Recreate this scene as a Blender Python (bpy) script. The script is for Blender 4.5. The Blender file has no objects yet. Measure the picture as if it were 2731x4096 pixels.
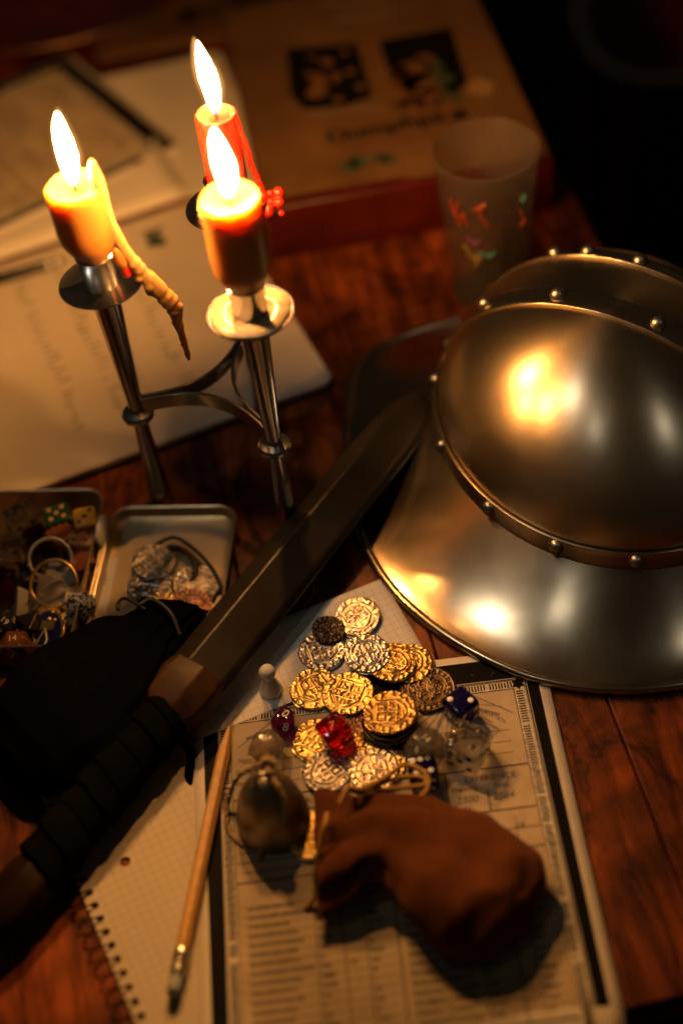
import bpy, bmesh, math, random
import numpy as np
from mathutils import Vector, Matrix, noise
random.seed(7)
S = 0.001                      # the scene is laid out in millimetres, Blender units are metres
sc = bpy.context.scene
col = sc.collection
R = math.radians

# ------------------------------------------------------------------ camera
PITCH, ROLL, DIST, LENS = R(48), R(-8), 940.0, 50.0
fw = Vector((0, math.cos(PITCH), -math.sin(PITCH)))
rt0 = Vector((1, 0, 0)); up0 = rt0.cross(fw)
rt = rt0 * math.cos(ROLL) + up0 * math.sin(ROLL)
up = -rt0 * math.sin(ROLL) + up0 * math.cos(ROLL)
CAM = -fw * DIST
cd = bpy.data.cameras.new('camera'); cam = bpy.data.objects.new('camera', cd); col.objects.link(cam)
m = Matrix((rt, up, -fw)).transposed().to_4x4(); m.translation = CAM * S
cam.matrix_world = m
cd.sensor_fit = 'VERTICAL'; cd.sensor_height = 36; cd.lens = LENS; cd.clip_start = 0.02; cd.clip_end = 20
cd.dof.use_dof = True; cd.dof.focus_distance = 0.846; cd.dof.aperture_fstop = 1.9
sc.camera = cam
FPX = LENS / 36 * 4096
def ray(px, py): return fw * FPX + rt * (px - 1365.5) - up * (py - 2048)
def at(px, py, z=0.0):           # point at height z (mm) that the photograph shows at this pixel
    d = ray(px, py); return CAM + d * ((z - CAM.z) / d.z)
def at_y(px, py, y):
    d = ray(px, py); return CAM + d * ((y - CAM.y) / d.y)

# ------------------------------------------------------------------ world and lamps
w = bpy.data.worlds.new('World'); sc.world = w; w.use_nodes = True
bg = w.node_tree.nodes['Background']; bg.inputs[0].default_value = (1.0, 0.70, 0.42, 1); bg.inputs[1].default_value = 0.014
def lamp(name, loc, size, power, color, target=(0, 0, 0), spread=180):      # shaded downlights: a narrow pool of light
    l = bpy.data.lights.new(name, 'AREA'); l.shape = 'DISK'; l.size = size; l.energy = power; l.color = color; l.spread = R(spread)
    o = bpy.data.objects.new(name, l); col.objects.link(o); o.location = loc
    o.rotation_euler = (Vector(target) - Vector(loc)).to_track_quat('-Z', 'Y').to_euler()
    return o
lamp('ceiling_lamp', (-0.62, 0.08, 1.65), 0.11, 0.042, (1.0, 0.93, 0.80), (0.09, -0.02, 0), 20)
lamp('ceiling_lamp', (-0.42, -0.50, 1.60), 0.05, 0.008, (1.0, 0.95, 0.85), (0.13, -0.02, 0), 20)
lamp('ceiling_lamp', (0.72, -0.56, 1.50), 0.05, 0.008, (1.0, 0.95, 0.85), (0.16, -0.02, 0), 20)
sc.view_settings.view_transform = 'Standard'; sc.view_settings.look = 'None'
sc.view_settings.exposure = 0.0; sc.view_settings.gamma = 1.0
sc.cycles.use_denoising = True
sc.cycles.max_bounces = 14; sc.cycles.transmission_bounces = 12; sc.cycles.glossy_bounces = 6
sc.cycles.caustics_reflective = False; sc.cycles.caustics_refractive = True
sc.cycles.blur_glossy = 1.0; sc.cycles.sample_clamp_indirect = 4.0
FLAME = 720.0

# ------------------------------------------------------------------ materials
class NT:
    def __init__(s, name):
        s.m = bpy.data.materials.new(name); s.m.use_nodes = True; s.t = s.m.node_tree; s.n = s.t.nodes
        s.b = s.n['Principled BSDF']; s.out = s.n['Material Output']
    def new(s, typ, **kw):
        n = s.n.new(typ)
        for k, v in kw.items():
            if k.startswith('i_'):
                key = k[2:].replace('_', ' '); n.inputs[key].default_value = v
            else: setattr(n, k, v)
        return n
    def link(s, a, b): s.t.links.new(a, b)
    def coord(s, scale=(1, 1, 1), kind='Object', rot=(0, 0, 0)):
        c = s.new('ShaderNodeTexCoord'); mp = s.new('ShaderNodeMapping')
        mp.inputs['Scale'].default_value = scale; mp.inputs['Rotation'].default_value = rot
        s.link(c.outputs[kind], mp.inputs[0]); return mp.outputs[0]
    def noise(s, vec, scale, detail=4, rough=0.55, dist=0.0):
        n = s.new('ShaderNodeTexNoise'); n.inputs['Scale'].default_value = scale; n.inputs['Detail'].default_value = detail
        n.inputs['Roughness'].default_value = rough; n.inputs['Distortion'].default_value = dist
        if vec is not None: s.link(vec, n.inputs['Vector'])
        return n.outputs['Fac']
    def ramp(s, fac, stops):
        r = s.new('ShaderNodeValToRGB'); e = r.color_ramp.elements
        while len(e) < len(stops): e.new(0.5)
        for el, (p, c) in zip(e, stops):
            el.position = p; el.color = (*c, 1) if len(c) == 3 else c
        s.link(fac, r.inputs[0]); return r.outputs[0]
    def mix(s, fac, a, b, mode='MIX'):
        x = s.new('ShaderNodeMix', data_type='RGBA', blend_type=mode)
        for sock, val in ((x.inputs['Factor'], fac), (x.inputs['A'], a), (x.inputs['B'], b)): s.put(sock, val)
        return x.outputs['Result']
    def put(s, sock, val):
        if isinstance(val, bpy.types.NodeSocket): s.link(val, sock)
        elif isinstance(val, tuple) and len(val) == 3 and sock.type == 'RGBA': sock.default_value = (*val, 1)
        else: sock.default_value = val
    def math(s, op, a, b=0.0, c=None):
        n = s.new('ShaderNodeMath', operation=op); s.put(n.inputs[0], a); s.put(n.inputs[1], b)
        if c is not None: s.put(n.inputs[2], c)
        return n.outputs[0]
    def bump(s, h, strength=0.3, dist=0.001, normal=None):
        n = s.new('ShaderNodeBump'); n.inputs['Strength'].default_value = strength; n.inputs['Distance'].default_value = dist
        s.link(h, n.inputs['Height'])
        if normal is not None: s.link(normal, n.inputs['Normal'])
        s.link(n.outputs[0], s.b.inputs['Normal']); return n.outputs[0]
    def set(s, **kw):
        for k, v in kw.items(): s.put(s.b.inputs[k.replace('_', ' ')], v)
        return s

M = {}
SPEC = {'black_cloth': .01, 'wrap_cloth': .015, 'black_ink': .05, 'brown_ink': .15, 'faded_ink': .2, 'pen_ink': .2, 'green_ink': .15, 'paper': .2, 'parchment': .2, 'border_print': .2, 'guard_wood': .12, 'pommel_wood': .08, 'cover_paper': .3, 'cover_art': .3, 'cover_red': .35, 'floor': .1, 'chair_cloth': .1, 'pencil_wood': .35, 'pen_black': .4, 'jute': .1}
def simple(name, color, rough=0.5, metal=0.0, var=0.25, scale=300, bump=0.0, **kw):
    t = NT(name); v = t.coord()
    n = t.noise(v, scale, 5)
    dark = tuple(c * (1 - var) for c in color); light = tuple(min(1, c * (1 + var)) for c in color)
    t.put(t.b.inputs['Base Color'], t.ramp(n, [(0.3, dark), (0.7, light)]))
    n2 = t.noise(v, scale * 0.37, 3)
    t.link(t.math('MULTIPLY_ADD', n2, rough * 0.5, rough * 0.75), t.b.inputs['Roughness'])
    t.set(Metallic=metal, **kw)
    if name in SPEC: t.set(Specular_IOR_Level=SPEC[name])
    if bump: t.bump(n, bump, 0.0004)
    M[name] = t.m; return t.m

def wood_table():
    t = NT('table_wood'); v = t.coord((1, 0.16, 1))
    v2 = t.coord()
    big = t.noise(v2, 7, 5, 0.6, 1.2)
    grain = t.noise(v, 60, 8, 0.65, 1.5)
    fine = t.noise(v, 420, 4, 0.6)
    c1 = t.ramp(grain, [(0.22, (0.040, 0.010, 0.003)), (0.42, (0.14, 0.029, 0.0035)), (0.58, (0.29, 0.066, 0.007)), (0.8, (0.44, 0.115, 0.013))])
    burn = t.ramp(big, [(0.38, (0.06, 0.04, 0.035)), (0.62, (1, 1, 1))])
    c2 = t.mix(0.85, c1, burn, 'MULTIPLY')
    vein = t.math('ABSOLUTE', t.math('SUBTRACT', t.noise(t.coord((1, 0.33, 1)), 13, 6, 0.6, 0.9), 0.5))
    crack = t.ramp(vein, [(0.0, (0.10, 0.07, 0.05)), (0.012, (0.75, 0.7, 0.65)), (0.05, (1, 1, 1))])
    c3 = t.mix(0.9, c2, crack, 'MULTIPLY')
    fr = t.ramp(fine, [(0.3, (0.75, 0.75, 0.75)), (0.7, (1.1, 1.1, 1.1))])
    t.put(t.b.inputs['Base Color'], t.mix(0.6, c3, fr, 'MULTIPLY'))
    t.link(t.math('MULTIPLY_ADD', grain, 0.25, 0.30), t.b.inputs['Roughness'])
    t.set(Coat_Weight=0.08, Coat_Roughness=0.25, Specular_IOR_Level=0.3)
    t.bump(t.math('ADD', t.math('MULTIPLY', grain, 0.6), fine), 0.25, 0.0006)
    M['table_wood'] = t.m
wood_table()

def steel(name, color, rough, aniso, tangent_axis='Z', scratch=0.12, patina=0.45, dents=20):
    t = NT(name); v = t.coord()
    n = t.noise(v, 16, 5, 0.6, 0.4); n2 = t.noise(v, 190, 4)
    dk = tuple(c * (1 - patina) for c in color)
    t.put(t.b.inputs['Base Color'], t.ramp(n, [(0.25, dk), (0.75, color)]))
    r0 = t.math('MULTIPLY_ADD', n, 0.10, rough - 0.05)
    t.link(r0, t.b.inputs['Roughness'])
    t.set(Metallic=1.0, Anisotropic=aniso, Anisotropic_Rotation=0.25)
    tg = t.new('ShaderNodeTangent', direction_type='RADIAL', axis=tangent_axis)
    t.link(tg.outputs[0], t.b.inputs['Tangent'])
    # fine circular brushing: noise squeezed along the height
    c = t.new('ShaderNodeTexCoord'); sx = t.new('ShaderNodeSeparateXYZ'); t.link(c.outputs['Object'], sx.inputs[0])
    rr = t.math('SQRT', t.math('ADD', t.math('POWER', sx.outputs[0], 2.0), t.math('POWER', sx.outputs[1], 2.0)))
    ang = t.math('ARCTAN2', sx.outputs[1], sx.outputs[0])
    cb = t.new('ShaderNodeCombineXYZ'); t.link(t.math('MULTIPLY', rr, 1500), cb.inputs[0]); t.link(t.math('MULTIPLY', ang, 5), cb.inputs[1]); t.link(t.math('MULTIPLY', sx.outputs[2], 1500), cb.inputs[2])
    dent = t.noise(v, dents, 3)
    t.bump(dent, scratch, 0.001)
    M[name] = t.m
steel('helmet_steel', (0.48, 0.39, 0.26), 0.30, 0.5, patina=0.25, scratch=0.25)
steel('brim_steel', (0.48, 0.39, 0.26), 0.23, 0.25, patina=0.3, scratch=0.5, dents=11)
steel('band_steel', (0.62, 0.52, 0.37), 0.22, 0.3, patina=0.3, scratch=0.2)
steel('rivet_steel', (0.42, 0.38, 0.32), 0.34, 0.0)
steel('candelabra_steel', (0.56, 0.55, 0.53), 0.20, 0.0, scratch=0.04, patina=0.2)
steel('tin', (0.70, 0.58, 0.38), 0.36, 0.2, scratch=0.05, patina=0.15)
def coin_metal(name, color, rough, low):
    t = NT(name); v = t.coord(); n = t.noise(v, 900, 5); a = t.new('ShaderNodeAttribute', attribute_name='relief')
    base = t.ramp(n, [(0.3, tuple(c * .8 for c in color)), (0.7, tuple(min(1, c * 1.15) for c in color))])
    patina = t.ramp(t.math('MULTIPLY_ADD', t.noise(v, 160, 4), 0.5, a.outputs['Fac']), [(0.28, (low,) * 3), (0.75, (1, 1, 1))])
    t.put(t.b.inputs['Base Color'], t.mix(1.0, base, patina, 'MULTIPLY'))
    t.link(t.math('MULTIPLY_ADD', a.outputs['Fac'], -0.12, rough + 0.1), t.b.inputs['Roughness']); t.set(Metallic=1.0); M[name] = t.m
coin_metal('gold', (0.83, 0.54, 0.16), 0.27, 0.85)
coin_metal('old_gold', (0.62, 0.38, 0.11), 0.30, 0.62)
coin_metal('old_silver', (0.36, 0.31, 0.25), 0.30, 0.45)
coin_metal('silver', (0.62, 0.56, 0.47), 0.28, 0.65)
coin_metal('rose_silver', (0.74, 0.56, 0.38), 0.28, 0.8)
coin_metal('dark_coin', (0.09, 0.068, 0.05), 0.32, 0.5)
coin_metal('bronze', (0.13, 0.09, 0.048), 0.34, 0.55)
coin_metal('copper', (0.36, 0.18, 0.10), 0.34, 0.6)
simple('bell_metal', (0.34, 0.30, 0.235), 0.46, 1.0, 0.3, 120, 0.1)
simple('gold_polish', (0.92, 0.58, 0.14), 0.32, 1.0, 0.08, 300)
simple('silver_polish', (0.9, 0.9, 0.89), 0.36, 1.0, 0.08, 300)
simple('ferrule', (0.65, 0.6, 0.5), 0.3, 1.0, 0.1, 300)
simple('black_ink', (0.005, 0.0045, 0.004), 0.5, 0, 0.2, 200)
simple('brown_ink', (0.035, 0.027, 0.021), 0.6, 0, 0.3, 300)
simple('faded_ink', (0.17, 0.14, 0.11), 0.6, 0, 0.4, 300)
simple('column_ink', (0.10, 0.085, 0.07), 0.6, 0, 0.5, 500)
simple('pen_ink', (0.09, 0.07, 0.06), 0.6, 0, 0.3, 300)
simple('green_ink', (0.035, 0.06, 0.035), 0.6, 0, 0.5, 120)
simple('paper', (0.66, 0.60, 0.50), 0.75, 0, 0.03, 60, 0.04)
simple('parchment', (0.45, 0.36, 0.24), 0.7, 0, 0.16, 35, 0.05)
simple('border_print', (0.58, 0.52, 0.42), 0.7, 0, 0.35, 420)
simple('cover_paper', (0.12, 0.062, 0.024), 0.5, 0, 0.22, 18)
simple('cover_red', (0.06, 0.006, 0.002), 0.35, 0, 0.35, 30)
simple('cover_art', (0.13, 0.06, 0.022), 0.5, 0, 0.4, 60)
simple('cover_pale', (0.26, 0.16, 0.07), 0.5, 0, 0.2, 60)
simple('black_cloth', (0.0024, 0.0024, 0.0017), 0.95, 0, 0.5, 700, 0.5)
simple('wrap_cloth', (0.0028, 0.0031, 0.0019), 0.95, 0, 0.5, 500, 0.6)
simple('black_cord', (0.012, 0.010, 0.008), 0.6, 0, 0.3, 900, 0.3)
simple('jute', (0.42, 0.29, 0.14), 0.9, 0, 0.4, 1200, 0.7)
simple('yellow_cord', (0.42, 0.23, 0.045), 0.7, 0, 0.3, 1200, 0.4)
simple('guard_wood', (0.042, 0.020, 0.007), 0.42, 0, 0.4, 110, 0.15)
simple('pommel_wood', (0.012, 0.006, 0.003), 0.5, 0, 0.4, 110, 0.15)
simple('pencil_wood', (0.56, 0.31, 0.10), 0.45, 0, 0.14, 200, 0.05)
simple('pencil_lead', (0.03, 0.03, 0.03), 0.4, 0, 0.1, 200)
simple('eraser', (0.34, 0.38, 0.38), 0.8, 0, 0.15, 300)
simple('white_gloss', (0.80, 0.76, 0.68), 0.18, 0, 0.03, 100, Coat_Weight=0.4)
simple('white_die', (0.72, 0.68, 0.55), 0.25, 0, 0.05, 100)
simple('black_die', (0.014, 0.014, 0.015), 0.18, 0, 0.2, 100)
simple('brown_die', (0.16, 0.055, 0.02), 0.2, 0, 0.3, 100)
simple('tan_die', (0.28, 0.16, 0.06), 0.3, 0, 0.2, 100)
simple('yellow_die', (0.60, 0.36, 0.05), 0.25, 0, 0.1, 100)
simple('green_die', (0.008, 0.05, 0.03), 0.2, 0, 0.2, 100)
simple('blue_enamel', (0.012, 0.014, 0.12), 0.2, 0, 0.2, 100)
simple('pip_white', (0.82, 0.80, 0.74), 0.4, 0, 0.03, 100)
simple('pip_black', (0.015, 0.01, 0.008), 0.4, 0, 0.1, 100)
simple('pip_orange', (0.55, 0.24, 0.07), 0.4, 0, 0.1, 100)
simple('dish_red', (0.085, 0.006, 0.004), 0.3, 0, 0.4, 40)
simple('dish_rim', (0.22, 0.15, 0.07), 0.42, 1.0, 0.3, 120)
simple('floor', (0.012, 0.009, 0.007), 0.8, 0, 0.3, 6)
simple('chair_cloth', (0.12, 0.022, 0.016), 0.8, 0, 0.4, 60)
simple('chair_trim', (0.70, 0.62, 0.50), 0.6, 0, 0.2, 60)
simple('pen_black', (0.012, 0.011, 0.010), 0.25, 0, 0.2, 60)
simple('marble_die', (0.06, 0.06, 0.06), 0.25, 0, 0.1, 100)
simple('tin_shade', (0.03, 0.016, 0.008), 0.7, 0, 0.3, 60)  # shade inside the tin, put into the colour of an added sheet
simple('brown_page', (0.11, 0.05, 0.018), 0.7, 0, 0.35, 22)

def speckle():
    t = NT('speckle'); v = t.coord()
    n = t.noise(v, 520, 3, 0.7)
    t.put(t.b.inputs['Base Color'], t.ramp(n, [(0.47, (0.02, 0.02, 0.02)), (0.53, (0.55, 0.55, 0.52))]))
    t.set(Roughness=0.25); M['speckle'] = t.m
speckle()

def leather(name, a, b, scale, r0=0.38):
    t = NT(name); v = t.coord()
    n = t.noise(v, 24, 6, 0.65); f = t.noise(v, scale, 5, 0.7)
    t.put(t.b.inputs['Base Color'], t.mix(0.5, t.ramp(n, [(0.3, a), (0.7, b)]), t.ramp(f, [(0.3, (0.5, 0.5, 0.5)), (0.7, (1.0, 1.0, 1.0))]), 'MULTIPLY'))
    t.link(t.math('MULTIPLY_ADD', f, 0.2, r0), t.b.inputs['Roughness'])
    t.bump(t.math('ADD', n, f), 0.35, 0.0006); M[name] = t.m; return t
leather('scabbard_leather', (0.016, 0.012, 0.006), (0.036, 0.026, 0.013), 900, 0.22).set(Specular_IOR_Level=0.38)
lt = leather('suede', (0.080, 0.022, 0.005), (0.150, 0.044, 0.010), 700); lt.set(Specular_IOR_Level=0.1, Sheen_Weight=0.06, Sheen_Roughness=0.5)
for l in list(lt.b.inputs['Roughness'].links): lt.t.links.remove(l)
lt.set(Roughness=0.85)

def grid_paper(name, base, ink, step, lw=0.06):
    t = NT(name); c = t.new('ShaderNodeTexCoord'); sx = t.new('ShaderNodeSeparateXYZ'); t.link(c.outputs['Object'], sx.inputs[0])
    def line(o, wd=lw):
        f = t.math('FRACT', t.math('ADD', t.math('DIVIDE', o, step * S), 100.0)); return t.math('LESS_THAN', f, wd)
    g = t.math('MAXIMUM', line(sx.outputs[0]), line(sx.outputs[1]))
    n = t.noise(t.coord(), 30, 4)
    pc = t.ramp(n, [(0.3, tuple(x * 0.95 for x in base)), (0.7, base)])
    t.put(t.b.inputs['Base Color'], t.mix(t.math('MULTIPLY', g, 0.55), pc, ink))
    t.set(Roughness=0.75, Specular_IOR_Level=0.2); t.bump(t.noise(t.coord(), 9, 2), 0.12, 0.002)
    M[name] = t.m
grid_paper('grid_paper', (0.76, 0.70, 0.61), (0.30, 0.26, 0.26), 5.0)
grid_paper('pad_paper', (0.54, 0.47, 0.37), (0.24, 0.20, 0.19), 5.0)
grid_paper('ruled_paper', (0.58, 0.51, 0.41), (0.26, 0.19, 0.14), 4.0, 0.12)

def glass(name, color, rough=0.03, ior=1.5, weight=1.0, thru=0.35):
    t = NT(name); v = t.coord()
    n = t.noise(v, 120, 3)
    t.put(t.b.inputs['Base Color'], t.ramp(n, [(0.3, tuple(c * 0.9 for c in color)), (0.7, color)]))
    t.set(Roughness=rough, IOR=ior, Transmission_Weight=weight)
    tr = t.new('ShaderNodeBsdfTransparent'); tr.inputs[0].default_value = (*[c ** 0.7 for c in color], 1)
    mx = t.new('ShaderNodeMixShader'); mx.inputs[0].default_value = thru; t.link(t.b.outputs[0], mx.inputs[1]); t.link(tr.outputs[0], mx.inputs[2]); t.link(mx.outputs[0], t.out.inputs[0])
    M[name] = t.m
glass('clear_plastic', (0.97, 0.96, 0.94), 0.0, 1.49, 1.0, 0.10)
glass('smoke_plastic', (0.55, 0.50, 0.40), 0.16, 1.45, 0.85)
glass('cloudy_plastic', (0.82, 0.74, 0.60), 0.18, 1.45, 0.9)
glass('red_plastic', (0.85, 0.02, 0.01), 0.08, 1.35, 1.0, 0.12)
glass('purple_plastic', (0.26, 0.015, 0.26), 0.06, 1.45, 1.0, 0.2)
glass('blue_plastic', (0.02, 0.014, 0.16), 0.10, 1.45, 0.7, 0.12)
glass('magenta_plastic', (0.40, 0.01, 0.06), 0.06, 1.45)
def frosted():
    t = NT('frosted_cup'); v = t.coord()
    n = t.noise(v, 90, 3)
    t.put(t.b.inputs['Base Color'], t.ramp(n, [(0.3, (0.24, 0.21, 0.19)), (0.7, (0.29, 0.26, 0.24))]))
    t.set(Roughness=0.3, Transmission_Weight=0.2)
    tr = t.new('ShaderNodeBsdfTransparent'); tr.inputs[0].default_value = (0.9, 0.88, 0.86, 1); mx = t.new('ShaderNodeMixShader'); mx.inputs[0].default_value = 0.87
    t.link(t.b.outputs[0], mx.inputs[1]); t.link(tr.outputs[0], mx.inputs[2]); t.link(mx.outputs[0], t.out.inputs[0]); M['frosted_cup'] = t.m
frosted()
simple('cup_red', (0.36, 0.05, 0.016), 0.4, 0, 0.2, 60); simple('cup_yellow', (0.26, 0.18, 0.04), 0.4, 0, 0.2, 60)
simple('cup_teal', (0.05, 0.22, 0.18), 0.4, 0, 0.2, 60); simple('cup_violet', (0.16, 0.05, 0.14), 0.4, 0, 0.2, 60)
def wax(name, color, radius, scale, rough=0.35):
    t = NT(name); v = t.coord()
    n = t.noise(v, 70, 4)
    t.put(t.b.inputs['Base Color'], t.ramp(n, [(0.3, tuple(c * 0.9 for c in color)), (0.7, color)]))
    t.set(Roughness=rough, Subsurface_Weight=1.0, Subsurface_Radius=radius, Subsurface_Scale=scale)
    t.bump(n, 0.15, 0.001); M[name] = t.m
wax('honey_wax', (0.50, 0.225, 0.043), (1.0, 0.85, 0.40), 0.017)
wax('drip_wax', (0.60, 0.38, 0.14), (1.0, 0.55, 0.25), 0.004)
wax('red_wax', (0.60, 0.03, 0.01), (1.0, 0.15, 0.06), 0.007)
simple('wax_film', (0.62, 0.50, 0.30), 0.25, 0, 0.2, 200)
def flame_mat():
    t = NT('flame'); e = t.new('ShaderNodeEmission'); e.inputs[0].default_value = (1.0, 0.50, 0.19, 1)
    c = t.new('ShaderNodeTexCoord'); sx = t.new('ShaderNodeSeparateXYZ'); t.link(c.outputs['Generated'], sx.inputs[0])
    mr = t.new('ShaderNodeMapRange', interpolation_type='SMOOTHSTEP'); t.link(sx.outputs[2], mr.inputs[0])
    for i, v in enumerate((0.08, 0.34, FLAME * 0.004, FLAME)): mr.inputs[i + 1].default_value = v
    t.link(mr.outputs[0], e.inputs[1])
    t.link(t.ramp(sx.outputs[2], [(0.05, (0.10, 0.12, 1.0)), (0.22, (1.0, 0.44, 0.115))]), e.inputs[0])
    tr = t.new('ShaderNodeBsdfTransparent'); ad = t.new('ShaderNodeAddShader'); t.link(e.outputs[0], ad.inputs[0]); t.link(tr.outputs[0], ad.inputs[1])
    t.link(ad.outputs[0], t.out.inputs[0]); t.n.remove(t.b); M['flame'] = t.m
flame_mat()
def glow_mat():      # glow shell added round the flame, a painted halo fading toward its rim
    t = NT('flame_glow'); e = t.new('ShaderNodeEmission'); e.inputs[0].default_value = (1.0, 0.42, 0.10, 1)
    lw = t.new('ShaderNodeLayerWeight'); lw.inputs[0].default_value = 0.5
    k = t.math('POWER', t.math('SUBTRACT', 1.0, lw.outputs['Facing']), 2.2)
    c = t.new('ShaderNodeTexCoord'); sx = t.new('ShaderNodeSeparateXYZ'); t.link(c.outputs['Generated'], sx.inputs[0])
    g = t.new('ShaderNodeMapRange'); t.link(sx.outputs[2], g.inputs[0]); g.inputs[1].default_value = 0.05; g.inputs[2].default_value = 0.35
    t.link(t.math('MULTIPLY', t.math('MULTIPLY', k, g.outputs[0]), 0.8), e.inputs[1])
    tr = t.new('ShaderNodeBsdfTransparent'); ad = t.new('ShaderNodeAddShader'); t.link(e.outputs[0], ad.inputs[0]); t.link(tr.outputs[0], ad.inputs[1])
    t.link(ad.outputs[0], t.out.inputs[0]); t.n.remove(t.b); M['flame_glow'] = t.m
glow_mat()
simple('wick', (0.02, 0.012, 0.01), 0.9)

# ------------------------------------------------------------------ mesh building
_txt = {}
def text_geo(body):
    if body not in _txt:
        c = bpy.data.curves.new('t', 'FONT'); c.body = body; c.size = 1; c.align_x = 'CENTER'; c.align_y = 'CENTER'; c.resolution_u = 3
        o = bpy.data.objects.new('t', c); me = bpy.data.meshes.new_from_object(o)
        _txt[body] = ([tuple(v.co) for v in me.vertices], [tuple(p.vertices) for p in me.polygons])
        bpy.data.objects.remove(o); bpy.data.curves.remove(c); bpy.data.meshes.remove(me)
    return _txt[body]
class MB:
    def __init__(s): s.v = []; s.f = []
    def add(s, v, f):
        o = len(s.v); s.v += [tuple(p) for p in v]; s.f += [tuple(i + o for i in q) for q in f]; return s
    def box(s, c, d, rz=0.0):
        cx, cy, cz = c; x, y, z = d[0] / 2, d[1] / 2, d[2] / 2; cr, sr = math.cos(rz), math.sin(rz)
        v = []
        for k in (-z, z):
            for (a, b) in ((-x, -y), (x, -y), (x, y), (-x, y)): v.append((cx + a * cr - b * sr, cy + a * sr + b * cr, cz + k))
        return s.add(v, [(3, 2, 1, 0), (4, 5, 6, 7), (0, 1, 5, 4), (1, 2, 6, 5), (2, 3, 7, 6), (3, 0, 4, 7)])
    def lathe(s, prof, seg=32, c=(0, 0, 0), wob=None):
        v = []; f = []; n = len(prof)
        for i in range(seg):
            a = 2 * math.pi * i / seg
            for j, (r, z) in enumerate(prof):
                k = wob(a, z) if wob else 1.0
                v.append((c[0] + r * k * math.cos(a), c[1] + r * k * math.sin(a), c[2] + z))
        for i in range(seg):
            for j in range(n - 1):
                a, b = i * n + j, ((i + 1) % seg) * n + j
                f.append((a, b, b + 1, a + 1))
        s.add(v, f)
        return s
    def tube(s, pts, rad, seg=10, closed=False, cap=True):
        P = [Vector(p) for p in pts]; n = len(P)
        if not hasattr(rad, '__len__'): rad = [rad] * n
        T = []
        for i in range(n):
            a = P[(i - 1) % n] if closed or i > 0 else P[0]; b = P[(i + 1) % n] if closed or i < n - 1 else P[-1]
            T.append((b - a).normalized())
        u = T[0].orthogonal().normalized(); v = []; f = []
        for i in range(n):
            u = (u - T[i] * u.dot(T[i])).normalized(); b = T[i].cross(u)
            for k in range(seg):
                a = 2 * math.pi * k / seg; v.append(P[i] + (u * math.cos(a) + b * math.sin(a)) * rad[i])
        for i in range(n if closed else n - 1):
            j = (i + 1) % n
            for k in range(seg): f.append((i * seg + k, i * seg + (k + 1) % seg, j * seg + (k + 1) % seg, j * seg + k))
        if not closed and cap: f += [tuple(range(seg))[::-1], tuple((n - 1) * seg + k for k in range(seg))]
        return s.add(v, f)
    def prism(s, poly, z0, z1):
        n = len(poly); v = [(x, y, z0) for x, y in poly] + [(x, y, z1) for x, y in poly]
        return s.add(v, [tuple(range(n))[::-1], tuple(range(n, 2 * n))] + [(i, (i + 1) % n, n + (i + 1) % n, n + i) for i in range(n)])
    def rect(s, x0, y0, x1, y1, z, step=14.0):   # flat rectangle cut small enough to follow a bent sheet
        nx = max(1, int(abs(x1 - x0) / step)); ny = max(1, int(abs(y1 - y0) / step))
        v = [(x0 + (x1 - x0) * i / nx, y0 + (y1 - y0) * j / ny, z) for j in range(ny + 1) for i in range(nx + 1)]
        f = [(j * (nx + 1) + i, j * (nx + 1) + i + 1, (j + 1) * (nx + 1) + i + 1, (j + 1) * (nx + 1) + i) for j in range(ny) for i in range(nx)]
        return s.add(v, f)
    def text(s, body, size, o, u=(1, 0, 0), vv=(0, 1, 0), left=False, shear=0.0):
        V, F = text_geo(body); o = Vector(o); u = Vector(u); vv = Vector(vv)
        dx = -min((p[0] for p in V), default=0) if left else 0
        return s.add([o + u * ((p[0] + dx + shear * p[1]) * size) + vv * (p[1] * size) for p in V], F)
    def stroke(s, pts, wd, z):     # a flat pen line
        for a, b in zip(pts, pts[1:]):
            dx, dy = b[0] - a[0], b[1] - a[1]; l = math.hypot(dx, dy) or 1; nx, ny = -dy / l * wd / 2, dx / l * wd / 2
            s.add([(a[0] + nx, a[1] + ny, z), (a[0] - nx, a[1] - ny, z), (b[0] - nx, b[1] - ny, z), (b[0] + nx, b[1] + ny, z)], [(0, 1, 2, 3)])
        return s
    def grid(s, fn, nu, nv, wrap=False):
        v = [fn(i / nu, j / nv) for j in range(nv + 1) for i in range(nu + (0 if wrap else 1))]
        k = nu if wrap else nu + 1; f = []
        for j in range(nv):
            for i in range(nu):
                i2 = (i + 1) % k if wrap else i + 1
                f.append((j * k + i, j * k + i2, (j + 1) * k + i2, (j + 1) * k + i))
        return s.add(v, f)
    def warp(s, fn): s.v = [fn(*p) for p in s.v]; return s
    def mesh(s, name, mat, smooth=40):
        me = bpy.data.meshes.new(name); me.from_pydata([(x * S, y * S, z * S) for x, y, z in s.v], [], s.f)
        bm = bmesh.new(); bm.from_mesh(me); bmesh.ops.recalc_face_normals(bm, faces=bm.faces); bm.to_mesh(me); bm.free()
        me.materials.append(M[mat])
        if smooth:
            for p in me.polygons: p.use_smooth = True
            me.set_sharp_from_angle(angle=R(smooth))
        me.update(); return me
    def build(s, name, mat, parent=None, smooth=40, bevel=0, seg=2, sub=0, solid=0):
        return link(name, s.mesh(name, mat, smooth), parent, bevel, seg, sub, solid)
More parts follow.
